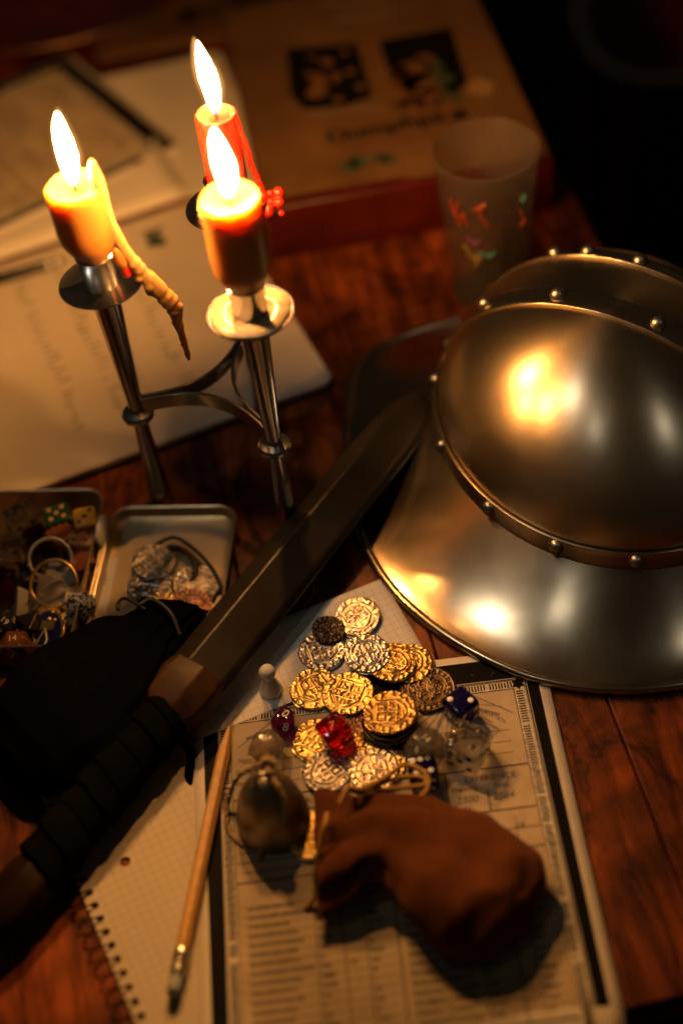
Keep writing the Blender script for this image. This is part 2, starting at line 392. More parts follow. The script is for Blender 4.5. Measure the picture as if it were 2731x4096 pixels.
def link(name, me, parent=None, bevel=0, seg=2, sub=0, solid=0):
    o = bpy.data.objects.new(name, me); col.objects.link(o)
    if parent: o.parent = parent
    if name.endswith(('_print', 'lettering', 'entry', 'handwriting', '_light', 'red_wash', 'ink_drawing', 'blot', 'beading')): o['kind'] = 'stuff'
    if solid: d = o.modifiers.new('solid', 'SOLIDIFY'); d.thickness = solid * S; d.offset = 0
    if bevel: d = o.modifiers.new('bevel', 'BEVEL'); d.width = bevel * S; d.segments = seg; d.limit_method = 'ANGLE'; d.angle_limit = R(25)
    if sub: d = o.modifiers.new('sub', 'SUBSURF'); d.levels = sub; d.render_levels = sub
    return o
def fuse(o):                        # melts overlapping blobs of wax into one skin
    d = o.modifiers.new('remesh', 'REMESH'); d.mode = 'VOXEL'; d.voxel_size = 0.55 * S; d.use_smooth_shade = True
    d = o.modifiers.new('smooth', 'SMOOTH'); d.iterations = 3; return o
def tag(o, label, cat, group=None):
    o['label'] = label; o['category'] = cat
    if group: o['group'] = group
    return o
def thing(name, label, cat, loc=(0, 0, 0), rz=0.0, group=None):
    o = bpy.data.objects.new(name, None); col.objects.link(o); o.empty_display_size = 0.02
    o.location = Vector(loc) * S; o.rotation_euler = (0, 0, rz); return tag(o, label, cat, group)
def struct(o): o['kind'] = 'structure'; return o
def spline(pts, n=8, closed=False):
    P = [Vector(p) for p in pts]; out = []; m_ = len(P)
    for i in range(m_ if closed else m_ - 1):
        g = lambda k: P[k % m_] if closed else P[max(0, min(m_ - 1, k))]
        p0, p1, p2, p3 = g(i - 1), g(i), g(i + 1), g(i + 2)
        for k in range(n):
            t = k / n
            out.append(0.5 * ((2 * p1) + (p2 - p0) * t + (2 * p0 - 5 * p1 + 4 * p2 - p3) * t * t + (3 * p1 - p0 - 3 * p2 + p3) * t ** 3))
    if not closed: out.append(P[-1])
    return out
def sphere_cap(mb, c, r, n, h=1.0, seg=10, ring=5):   # dome of radius r standing on the plane with normal n
    n = Vector(n).normalized(); u = n.orthogonal().normalized(); b = n.cross(u); c = Vector(c)
    def fn(i, j):
        a = 2 * math.pi * i; e = math.pi / 2 * j * 0.985
        return tuple(c + (u * math.cos(a) + b * math.sin(a)) * r * math.cos(e) + n * r * h * math.sin(e))
    return mb.grid(fn, seg, ring, wrap=True)

# ------------------------------------------------------------------ table, floor, chair
TYAW = R(5.3)
tt = struct(thing('table_top', 'brown lacquered plank table top', 'table')); del tt['category']
tt.location = (0.115, -0.348, 0); tt.rotation_euler = (0, 0, TYAW)
# in the table's own frame the near right region starts at the near edge y = 0; right edge lies at x = xr
c_, s_ = math.cos(TYAW), math.sin(TYAW)
def tloc(p): dx, dy = p.x - 115, p.y + 348; return (dx * c_ + dy * s_, -dx * s_ + dy * c_)
xr = tloc(at(2350, 880))[0]
seams = sorted([tloc(at(870, 1880))[0], tloc(at(2625, 3300))[0]])
xs = [seams[0] - 560, seams[0] - 380, seams[0] - 190, seams[0], (seams[0] + seams[1]) / 2 + 10, seams[1], xr]
for i, (a, b) in enumerate(zip(xs, xs[1:])):
    mb = MB()
    mb.box(((a + b) / 2, 640, -14), (b - a - 0.45, 1290, 28))
    o = mb.build('plank', 'table_wood', tt, bevel=1.2); o['kind'] = 'structure'
fl = struct(MB().box((0, 800, -745), (6000, 6000, 10)).build('floor', 'floor'))
ch = thing('chair', 'dark red chair seat with pale rounded trim beyond the table corner', 'chair', (520, 1010, -735))
def seat_r(a): return 1.0 / ((abs(math.cos(a)) ** 3 + abs(math.sin(a)) ** 3) ** (1 / 3))
pr = [(0, 470), (100, 468), (118, 460), (125, 445), (118, 432), (0, 430)]
MB().lathe(pr, 48, wob=lambda a, z: seat_r(a)).build('seat_cushion', 'chair_cloth', ch)
MB().tube([(128 * seat_r(a) * math.cos(a), 128 * seat_r(a) * math.sin(a), 455) for a in np.linspace(0, 2 * math.pi, 49)[:-1]], 6, 8, closed=True).build('seat_trim', 'chair_trim', ch)
for x, y in ((-100, -100), (100, -100), (100, 100), (-100, 100)): MB().tube([(x, y, 0), (x * 0.95, y * 0.95, 440)], [14, 18], 10).build('leg', 'chair_cloth', ch)

# ------------------------------------------------------------------ candelabra and candles
ZP = 190.0
ST = [at(405, 1125, ZP), at(1001, 1245, ZP), at(905, 825, ZP)]
cen = (ST[0] + ST[1] + ST[2]) / 3
cb = thing('candelabra', 'three-armed steel candelabra on tapered legs beside the tin', 'candelabra', (cen.x, cen.y, 0))
LOC = [Vector((p.x - cen.x, p.y - cen.y, 0)) for p in ST]
legm = MB().lathe([(0, 0), (8.5, 0), (8.5, 2), (7.6, 6), (5.0, 70), (4.6, 81), (4.6, 84), (5.2, 100), (8.8, 184), (9.0, 187)], 28).mesh('leg', 'candelabra_steel')
colm = MB().lathe([(4.5, -4), (8, -4.4), (10.2, -2.5), (10.4, 0), (9.2, 1.5), (4.6, 2.4)], 32).mesh('collar', 'candelabra_steel')
panm = MB().lathe([(0, 186.6), (18, 187.0), (24.0, 188.6), (24.9, 189.6), (24.6, 190.2), (23.6, 189.8), (18, 188.4), (0, 188.2)], 48).mesh('drip_pan', 'candelabra_steel')
cupm = MB().lathe([(9.4, 187.7), (9.6, 190), (10.2, 208), (11.0, 209.5), (10.2, 210), (9.0, 208), (8.7, 190)], 36).mesh('candle_socket', 'candelabra_steel')
for p in LOC:
    for nm, me in (('leg', legm), ('collar', colm), ('drip_pan', panm), ('candle_socket', cupm)):
        o = link(nm, me, cb); o.location = p * S
        if nm == 'drip_pan': pan_o = o
        if nm == 'candle_socket': o.parent = pan_o; o.location = (0, 0, 0)
        if nm == 'collar': o.location.z = 84 * S
for i in range(3):
    a, b = LOC[i], LOC[(i + 1) % 3]; mid = (a + b) / 2; inward = -mid.normalized()
    pts = []
    for k in range(25):
        t = k / 24; p = a.lerp(b, 0.05 + 0.90 * t) + inward * (17 * math.sin(math.pi * t) ** 0.9); pts.append(p)
    mb = MB(); v = []; f = []
    for k, p in enumerate(pts):
        q = pts[min(24, k + 1)] - pts[max(0, k - 1)]; n = Vector((-q.y, q.x, 0)).normalized() * 1.0
        for (s1, z) in ((-1, 86), (1, 86), (1, 96.5), (-1, 96.5)): v.append((p.x + n.x * s1, p.y + n.y * s1, z))
    for k in range(24):
        for e in range(4): f.append((k * 4 + e, k * 4 + (e + 1) % 4, (k + 1) * 4 + (e + 1) % 4, (k + 1) * 4 + e))
    f += [(0, 1, 2, 3), (99, 98, 97, 96)]
    mb.add(v, f).build('curved_band', 'candelabra_steel', cb, bevel=0.4)
# wax spilled over two of the pans
def wax_film(p, seed, r0, zz=189.6):
    rnd = random.Random(seed); mb = MB(); n = 40; ring = []
    for k in range(n):
        a = 2 * math.pi * k / n; r = r0 * (0.86 + 0.14 * noise.noise(Vector((math.cos(a) * 2, math.sin(a) * 2, seed))) + 0.04 * rnd.random()); ring.append((p.x + r * math.cos(a), p.y + r * math.sin(a)))
    mb.add([(x, y, zz + 0.6) for x, y in ring] + [(p.x + (x - p.x) * 0.35, p.y + (y - p.y) * 0.35, zz) for x, y in ring] , [(k, (k + 1) % n, n + (k + 1) % n, n + k) for k in range(n)])
    return mb.build('spilled_wax', 'wax_film', cb, solid=0.8)
wax_film(LOC[1], 3, 25.5); wax_film(LOC[2], 7, 20)

def flame_obj(parent, z, hgt, wd, lean=0.0):
    prof = []
    for k in range(17):
        t = k / 16; r = wd / 2 * (math.sin(math.pi * (0.05 + 0.95 * t)) ** 0.72) * (1.02 - 0.22 * t)
        prof.append((max(0.02, r), z + hgt * t))
    mb = MB().lathe(prof, 28, wob=lambda a, zz: 1 + 0.10 * noise.noise(Vector((math.cos(a), math.sin(a), zz * 0.07 + hgt))))
    mb.warp(lambda x, y, zz: (x + lean * ((zz - z) / hgt) ** 2 + 0.6 * math.sin((zz - z) * 0.12), y * 0.9, zz))
    fo = mb.build('flame', 'flame', parent)
    cz = z + hgt * 0.48
    m2 = MB(); m2.v = [(x * 1.7, y * 1.7, cz + (zz - cz) * 1.14) for x, y, zz in mb.v]; m2.f = mb.f; m2.build('flame_glow', 'flame_glow', fo)  # larger shell added around the flame for its soft halo
    return fo
def candle(p, label, rad, z0, z1, mat, seed, neck=True, fh=46, fwid=15.5, lean=0.0):
    t = thing('candle', label, 'candle', (p.x, p.y, 0), 0, 'burning candles')
    rm = rad
    prof = ([(0.1, z0 - 6), (8.5, z0 - 6), (9.6, z0 - 1), (rm * 0.80, z0 + 5), (rm * 0.96, z0 + 11)] if neck else [(0.1, z0 - 6), (8.5, z0 - 6), (rm, z0)])
    prof += [(rm, z0 + 18), (rm * 1.0, z1 - 6), (rm * 0.985, z1 - 1.2), (rm * 0.93, z1), (rm * 0.86, z1 - 0.5), (rm * 0.55, z1 - 2.6), (rm * 0.25, z1 - 4.0), (0.1, z1 - 4.3)]
    def wob(a, z): return 1 + 0.025 * noise.noise(Vector((math.cos(a) * 1.5, math.sin(a) * 1.5, z * 0.05 + seed)))
    mb = MB().lathe(prof, 40, wob=wob)
    mb.warp(lambda x, y, z: (x, y, z + (1.2 * noise.noise(Vector((x * 0.08, y * 0.08, seed))) if z > z1 - 5 else 0)))
    mb.build('wax_body', mat, t, smooth=60)
    MB().tube([(0, 0, z1 - 5), (0.3, 0, z1 + 1), (1.0, 0.3, z1 + 4), (2.0, 0.5, z1 + 6.5)], [1.0, 0.9, 0.8, 0.6], 8).build('wick', 'wick', t)
    flame_obj(t, z1 + 0.2, fh, fwid, lean)
    return t
cL = candle(ST[0], 'honey candle with a long wax drip hanging past its pan', 16.6, 211, 257, 'honey_wax', 1, fh=44, fwid=10.2, lean=2.0)
cR = candle(ST[1], 'tall honey candle in front, its pan shining white', 16.2, 210, 267, 'honey_wax', 5, fh=40, fwid=10.8, lean=-1.0)
cB = candle(ST[2] + Vector((3.6, 0, 0)), 'red candle behind the two honey candles', 12.0, 210, 254, 'red_wax', 9, neck=False, fh=45, fwid=10.4, lean=-2)
# the long drip of the left candle: clings to the side, then hangs beyond the pan
yd = ST[0].y - 4
px_drip = [(366, 642, 1.6), (388, 720, 5.0), (425, 850, 4.6), (475, 960, 4.4), (535, 1050, 5.0), (590, 1110, 6.2), (650, 1175, 7.2), (695, 1225, 6.2), (712, 1290, 4.2), (730, 1345, 3.0), (742, 1385, 2.6), (752, 1420, 2.4), (757, 1440, 1.2)]
pts = [at_y(x, y, yd) - Vector((ST[0].x, ST[0].y, 0)) for x, y, r in px_drip]
path = spline(pts, 5); rads = []
for k in range(len(path)):
    u = k / 5; i = min(int(u), len(px_drip) - 2); f_ = u - i; r = px_drip[i][2] * (1 - f_) + px_drip[min(i + 1, len(px_drip) - 1)][2] * f_
    rads.append(max(0.6, r * 0.76 * (1 + 0.42 * noise.noise(Vector((0, 0, k * 0.62))))))
mb = MB().tube(path, rads, 14); rnd = random.Random(8)
for k in range(16, len(path) - 6, 2):
    q = path[k] + Vector((rnd.uniform(-.6, .6), rnd.uniform(-.5, .1), rnd.uniform(-.5, .5))) * rads[k] * 1.3; rr_ = rads[k] * rnd.uniform(.45, .75)
    mb.lathe([(0.05, -rr_), (rr_ * .7, -rr_ * .7), (rr_, 0), (rr_ * .7, rr_ * .7), (0.05, rr_)], 10, q)
fuse(mb.build('wax_drip', 'drip_wax', cL, smooth=80))
# red candle: thin drip down its right side and a clot on the pan rim
def rel(v, p): return Vector((v.x - p.x, v.y - p.y, v.z))
yb = ST[2].y - 3
path = spline([rel(at_y(x, y, yb), ST[2] + Vector((3.6, 0, 0))) for x, y in ((932, 448), (958, 520), (985, 590), (1005, 660), (1030, 715), (1050, 760))], 5)
MB().tube(path, [2.0 + 0.7 * noise.noise(Vector((k * 0.4, 2, 0))) for k in range(len(path))], 10).build('wax_drip', 'red_wax', cB, sub=1, smooth=80)
mb = MB(); rnd = random.Random(4); c0 = rel(at_y(1085, 800, yb), ST[2] + Vector((3.6, 0, 0)))
for k in range(22):
    q = c0 + Vector((rnd.uniform(-5, 6), rnd.uniform(-4, 4), rnd.uniform(-9, 6))); g = rnd.uniform(.45, 1.1)
    mb.lathe([(0.05, -3.6 * g), (2.2 * g, -2.9 * g), (3.6 * g, -0.8 * g), (3.6 * g, 0.9 * g), (2.3 * g, 2.8 * g), (0.05, 3.5 * g)], 10, q)
fuse(mb.build('wax_clot', 'red_wax', cB, smooth=80))
# red and amber runs on the left socket
for i, (x0, y0, x1, y1, r, mt) in enumerate(((455, 985, 500, 1075, 3.6, 'honey_wax'), (490, 1050, 515, 1110, 3.0, 'red_wax'))):
    a, b = rel(at_y(x0, y0, ST[0].y - 6), ST[0]), rel(at_y(x1, y1, ST[0].y - 6), ST[0])
    MB().tube([a, a.lerp(b, 0.4), a.lerp(b, 0.8), b], [r * 0.6, r, r * 1.1, r * 0.5], 10).build('wax_drip', mt, cL, sub=1, smooth=80)

# ------------------------------------------------------------------ helmet
HC = Vector((180.4, 19.2)); HY = 0.15; HZ, HX, HYR, HH = 36.0, 109.0, 128.4, 93.0
hm = thing('kettle_helmet', 'riveted steel kettle helmet with a wide sloping brim', 'helmet', (HC.x, HC.y, 0), HY)
def hl(p):                       # world mm -> helmet frame
    dx, dy = p.x - HC.x, p.y - HC.y; c, s = math.cos(HY), math.sin(HY); return Vector((dx * c + dy * s, -dx * s + dy * c, p.z))
def dome(x, y, off=0.0):
    q = max(0.0, 1 - (x / HX) ** 2 - (y / HYR) ** 2); z = HH * math.sqrt(q)
    n = Vector((x / HX ** 2, y / HYR ** 2, z / HH ** 2)).normalized(); p = Vector((x, y, z)) + n * off; return Vector((p.x, p.y, p.z + HZ)), n
def bowl(i, j):
    a = 2 * math.pi * i; e = math.pi / 2 * j * 0.9985
    return (HX * math.cos(a) * math.cos(e), HYR * math.sin(a) * math.cos(e), HZ + HH * math.sin(e))
MB().grid(bowl, 128, 48, wrap=True).build('bowl', 'helmet_steel', hm, smooth=60)
out_pts = [(9, 52), (15, 88), (26.6, 136), (41, 150), (68, 162), (99, 168), (174, 172), (240, 158), (296, 124), (332, 70), (344, 0), (335, -60), (300, -118), (240, -158), (181, -173), (148, -171), (120.5, -164), (93.5, -151.4), (67.4, -130.4), (41.4, -101), (23.7, -71.2), (15.4, -48), (8.5, -5)]
pol = []
for x, y in out_pts:
    q = hl(Vector((x, y, 0))); pol.append((math.atan2(q.y, q.x), math.hypot(q.x, q.y)))
pol.sort(); pa = np.array([a for a, r in pol]); prr = np.array([r for a, r in pol])
pa3 = np.concatenate([pa - 2 * math.pi, pa, pa + 2 * math.pi]); pr3 = np.concatenate([prr] * 3)
fa = np.linspace(-math.pi, math.pi, 721); fr_ = np.interp(fa, pa3, pr3)
ker = np.exp(-np.linspace(-2, 2, 13) ** 2); ker /= ker.sum()
fr_ = np.convolve(np.concatenate([fr_[-13:-1], fr_, fr_[1:13]]), ker, 'same')[12:-12]
def brim_r(a): return float(np.interp((a + math.pi) % (2 * math.pi) - math.pi, fa, fr_))
def brim(i, j):
    a = 2 * math.pi * i; ri = 1.0 / math.sqrt((math.cos(a) / HX) ** 2 + (math.sin(a) / HYR) ** 2) + 0.5; ro = brim_r(a) - 1
    r = ri + (ro - ri) * j; z = 4.5 + (HZ + 1 - 4.5) * (1 - j) ** 1.45
    return (r * math.cos(a), r * math.sin(a), z)
MB().grid(brim, 160, 18, wrap=True).build('brim', 'brim_steel', hm, smooth=60)
ed = [(brim_r(a) * math.cos(a), brim_r(a) * math.sin(a), 3.6) for a in np.linspace(0, 2 * math.pi, 161)[:-1]]
MB().tube(ed, 3.1, 12, closed=True).build('rolled_edge', 'brim_steel', hm, smooth=80)
def ringband(i, j):
    a = 2 * math.pi * i; zz = -1 + 13.5 * j; e = math.asin(max(0, zz) / HH); k = math.cos(e) + 0.016
    return (HX * math.cos(a) * k, HYR * math.sin(a) * k, HZ + zz)
base_b = MB().grid(ringband, 128, 3, wrap=True).build('base_band', 'helmet_steel', hm, smooth=60, solid=2.2, bevel=0.5)
e1 = Vector((1, -1.06, 0)).normalized(); e2 = Vector((1.06, 1, 0)).normalized()
def strip(s0, s1, off):
    def fn(i, j):
        s_ = s0 + (s1 - s0) * j; ph = (i - 0.5) * math.pi * 0.985
        lo, hi = 0.0, 200.0
        for _ in range(30):
            md = (lo + hi) / 2; p = e2 * s_ + e1 * md
            if (p.x / HX) ** 2 + (p.y / HYR) ** 2 < 1: lo = md
            else: hi = md
        tp = lo; lo, hi = 0.0, 200.0
        for _ in range(30):
            md = (lo + hi) / 2; p = e2 * s_ - e1 * md
            if (p.x / HX) ** 2 + (p.y / HYR) ** 2 < 1: lo = md
            else: hi = md
        cm, hw = (tp - lo) / 2, (tp + lo) / 2; p = e2 * s_ + e1 * (cm + hw * math.sin(ph)); return tuple(dome(p.x, p.y, off)[0])
    return MB().grid(fn, 72, 4)
crest1 = strip(-11.5, 5, 0.8).build('crest_band', 'band_steel', hm, smooth=60, solid=1.6, bevel=0.4)
crest2 = strip(47, 62, 0.8).build('crest_band', 'band_steel', hm, smooth=60, solid=1.6, bevel=0.4)
rm_ = MB(); sphere_cap(rm_, (0, 0, 0), 5.0, (0, 0, 1), 0.95, 14, 6); rivm = rm_.mesh('rivet', 'rivet_steel', 80)
def rivet(p, n, par):
    o = link('rivet', rivm, par); o.location = p * S; o.rotation_euler = n.to_track_quat('Z', 'Y').to_euler()
angs = []
for (x, y) in ((1775, 1415), (1750, 1555), (1775, 1785), (1920, 2005), (2165, 2160), (2505, 2235)):
    q = hl(at(x, y, HZ + 7)); angs.append(math.atan2(q.y, q.x) % (2 * math.pi))
last = angs[-1]
for k in range(1, 8): angs.append(last + k * (angs[0] + 2 * math.pi - last) / 8)
for a in angs:
    k = math.cos(math.asin(7 / HH)) + 0.022; n = Vector((math.cos(a) / HX, math.sin(a) / HYR, 0.05 / HH)).normalized()
    rivet(Vector((HX * math.cos(a) * k, HYR * math.sin(a) * k, HZ + 7)), n, base_b)
for s0, ts, par in ((-3.2, (-86, -36, 29, 78), crest1), (54.5, (-66, -43, -8, 40), crest2)):
    for t in ts:
        p = e2 * s0 + e1 * t
        if (p.x / HX) ** 2 + (p.y / HYR) ** 2 < 0.98: q, n = dome(p.x, p.y, 1.6); rivet(q, n, par)

# ------------------------------------------------------------------ sheets, notebooks, books
def sheet_bend(mat4):            # sheets droop past the table's near edge
    def fn(x, y, z):
        p = mat4 @ Vector((x, y, 0)); ty = tloc(p)[1]; d = max(0.0, -ty - 2)
        return (x, y, z - d * d / 60.0 if d < 40 else z - 26.7 - (d - 40) * 1.33)
    return fn
def frame_at(tl, ang): return Matrix.Translation(Vector((tl[0], tl[1], 0))) @ Matrix.Rotation(ang, 4, 'Z')

def character_sheet(name, label, tl, ang, z, group, full=True):
    t = thing(name, label, 'paper sheet', (tl[0], tl[1], z), ang, group)
    W_, H_ = 210, 297; bend = sheet_bend(frame_at(tl, ang)) if full else (lambda x, y, zz: (x, y, zz))
    wav = lambda x, y: 0.35 * math.sin(x * 0.021 + y * 0.013) + 0.35
    def wp(x, y, zz): a, b, c = bend(x, y, zz); return (a, b, c + wav(x, y))
    pg = [t]
    def part(mb, nm, mat, solid=0): return mb.warp(wp).build(nm, mat, pg[0], smooth=60, solid=solid)
    pg[0] = part(MB().rect(0, -H_, W_, 0, 0, 8), 'paper', 'paper', 0.12)
    mb = MB()                                        # black printed frame
    for r_ in ((6, -291, 15, -5), (195.5, -291, 204, -5), (15, -21, 195.5, -5), (15, -291, 195.5, -283)): mb.rect(*r_, 0.16)
    part(mb, 'black_border', 'black_ink')
    mb = MB(); mb.rect(21.5, -276, 189, -27.5, 0.16); part(mb, 'parchment_print', 'parchment')
    mb = MB()                                        # pale ladder strip round the page, dark rungs on it
    for r_ in ((15, -283, 21.5, -21), (189, -283, 195.5, -21), (21.5, -27.5, 189, -21), (21.5, -283, 189, -276)): mb.rect(*r_, 0.16)
    part(mb, 'ladder_border', 'border_print')
    mb = MB(); rnd = random.Random(3)
    for x in np.arange(23, 188, 1.75):
        if rnd.random() > 0.06: mb.rect(x, -26.6 + rnd.uniform(0, .4), x + 0.85, -22.2 - rnd.uniform(0, .4), 0.3)
    for y in np.arange(-275, -29, 1.75):
        for x0 in (15.9, 189.9):
            if rnd.random() > 0.06: mb.rect(x0 + rnd.uniform(0, .4), y, x0 + 4.7 - rnd.uniform(0, .4), y + 0.85, 0.3)
    for (x0, y0, x1, y1) in ((15, -21.9, 195.5, -21.35), (21, -27.6, 189.5, -27.1), (21.2, -276, 21.7, -27), (188.8, -276, 189.3, -27)): mb.rect(x0, y0, x1, y1, 0.31)
    for cx, cy in ((18.2, -24.2), (192.3, -24.2)): mb.prism([(cx + (4.4 if k % 2 else 2.6) * math.cos(k * math.pi / 6), cy + (4.4 if k % 2 else 2.6) * math.sin(k * math.pi / 6)) for k in range(12)], 0.30, 0.34)
    part(mb, 'rung_print', 'black_ink')
    mb = MB()                                        # fine white hairlines on the black
    for (x0, y0, x1, y1) in ((14, -20.3, 196.5, -19.9), (14.6, -283, 14.9, -21), (195.8, -283, 196.1, -21), (197, -283, 197.3, -21)): mb.rect(x0, y0, x1, y1, 0.3)
    for _ in range(26): x, y = rnd.uniform(8, 200), rnd.uniform(-18, -7); mb.rect(x, y, x + .3, y + .3, 0.3)
    part(mb, 'hairline_print', 'paper')
    mb = MB()                                        # faint crossed weapons and rays in the heading
    for cx, sg in ((150, 1), (62, -1)):
        for k in range(11):
            a = R(200 + k * 14 + 6 * sg); mb.stroke([(cx + 7 * math.cos(a), -31 + 6 * math.sin(a)), (cx + 32 * math.cos(a), -33 + 24 * math.sin(a))], 0.45 + 1.8 * (k % 3 == 0), 0.30)
        for k in range(12): mb.rect(cx + sg * (12 + k * 1.6), -36 - k * 1.3, cx + sg * (13 + k * 1.6), -35.1 - k * 1.3 + (k % 2), 0.3)
        for (ax, ay, bx, by) in ((8, -30, 30, -48), (14, -28, 36, -44), (6, -36, 26, -54)): mb.stroke([(cx + sg * ax, ay), (cx + sg * bx, by)], 0.7, 0.31)
    part(mb, 'heading_print', 'faded_ink')
    mb = MB()                                        # rules and boxes
    for y, wd in ((-79, .9), (-106, .8), (-118, .5), (-130, .8), (-225, .9), (-249, .9)): mb.rect(22, y, 188.5, y + wd, 0.33)
    for y in (-55, -62.5, -70): mb.rect(28, y, 98, y + .3, 0.33); mb.rect(108, y, 182, y + .3, 0.33)
    for x, y0, y1 in ((141, -106, -79), (104, -225, -79), (163, -106, -92), (118, -276, -225), (150, -130, -106), (163, -225, -140)): mb.rect(x, y0, x + .7, y1, 0.33)
    for x in (126, 152, 175): mb.rect(x, -130, x + .3, -110, 0.33)
    for y in np.arange(-222, -140, 5.2): mb.rect(24, y, 102, y + .22, 0.33); mb.rect(107, y, 187, y + .22, 0.33)
    for y in np.arange(-272, -228, 7): mb.rect(24, y, 186, y + .55, 0.33)
    for x in (62, 76, 88, 126, 145, 172): mb.rect(x, -222, x + .5, -138, 0.33)
    for y in np.arange(-104, -84, 5): mb.rect(24, y, 102, y + .4, 0.33)
    for y in (-112, -118, -124): mb.rect(24, y, 102, y + .4, 0.33)
    part(mb, 'rule_print', 'brown_ink')
    mb = MB()                                        # printed words
    T = lambda b, sz, x, y, left=True: mb.text(b, sz, (x, y, 0.36), left=left)
    T('Nom', 3.6, 26, -53); T('Carrière', 3.6, 24, -60.5); T('Etat-ma', 3.6, 24, -68)
    T('EXPÉRIENCE', 5.2, 166, -84.5, False); T('Dépense', 4.0, 144, -90); T('Total', 4.0, 167, -90)
    T('MOUVEMENT', 5.0, 128, -109.6, False); T('Course', 4.2, 154, -115)
    T('COMPÉTENCES ET AVANCÉES', 5.0, 146, -134.6, False); T('CARACTÉRISTIQUES', 5.0, 63, -84.5, False); T('DESTIN', 5.0, 122, -84.5, False)
    T('DOTATIONS', 5.0, 63, -229, False); T('TALENTS', 5.0, 150, -229, False)
    part(mb, 'lettering', 'brown_ink'); mb = MB()
    for y in np.arange(-219, -141, 5.2):
        for x0, wd in ((27, rnd.uniform(20, 33)), (64, rnd.uniform(0, 7)), (90, rnd.uniform(0, 6)), (109, rnd.uniform(11, 16)), (128, rnd.uniform(10, 16)), (147, rnd.uniform(0, 9)), (174, rnd.uniform(0, 8))):
            x = x0
            while x < x0 + wd: l = rnd.uniform(.7, 1.9); mb.rect(x, y, x + l, y + rnd.uniform(1.7, 2.6), 0.36); x += l + 0.45
    for y in np.arange(-100, -85, 5):
        for x in (28, 46, 64, 82): mb.rect(x, y, x + rnd.uniform(6, 12), y + 1.5, 0.36)
    for y in np.arange(-268, -234, 7):
        for x0 in (28, 60, 90, 124, 150):
            x = x0
            while x < x0 + rnd.uniform(14, 26): l = rnd.uniform(1, 3); mb.rect(x, y, x + l, y + 2.0, 0.36); x += l + .7
    part(mb, 'column_print', 'column_ink')
    mb = MB()                                        # pencilled entries
    T2 = lambda b, sz, x, y: mb.text(b, sz, (x, y, 0.38), left=True, shear=0.25)
    if full: T2('Hé', 8, 40, -52); T2('mor', 6.5, 74, -53.5); T2('grey folk', 7, 139, -52.5); T2('rank 2', 7, 140, -60)
    T2('2500', 6, 146, -97); T2('2564', 6, 166, -97); T2('125', 6, 146, -103.5); T2('2500 XP', 6, 140, -110.6); T2('8', 5, 138, -116); T2('16', 5, 176, -116)
    for k in range(34):
        x, y = rnd.choice((64, 78, 90, 116, 128, 147, 165, 174)), rnd.choice(np.arange(-219, -141, 5.2)); T2(rnd.choice(('31', '42', '27', '+10', '35', '38', 'x')), 4.2, x, y + 1)
    part(mb, 'pencil_entry', 'pen_ink')
    return t
character_sheet('character_sheet', 'black-bordered printed form lying under the coins and dice', (-103.5, -128.5), R(-0.8), 1.75, 'printed character sheets')

# note sheet of graph paper under the coins
TR = at(1530, 2320, 2); BRp = at(1690, 2622, 2); BLp = at(930, 2745, 2)
ang = math.atan2(TR.y - BRp.y, TR.x - BRp.x) - R(90)
ns = thing('graph_sheet', 'small graph paper sheet whose corner pokes up beside the helmet brim', 'paper sheet', (TR.x, TR.y, 2.7), R(17))
def nsw(x, y, z): return (x, y, z + 0.9 * max(0, (x + 40) / 40) ** 2 * 0.6 + (0.5 if y > -12 else 0))
dn = (BRp - TR).length
MB().rect(-148, -dn - 2, 0, 0, 0, 6).warp(lambda x, y, z: (x + 0.09 * y * 0 , y + (x * -0.275 if y < -dn else 0), z)).warp(nsw).build('paper', 'grid_paper', ns, solid=0.12)

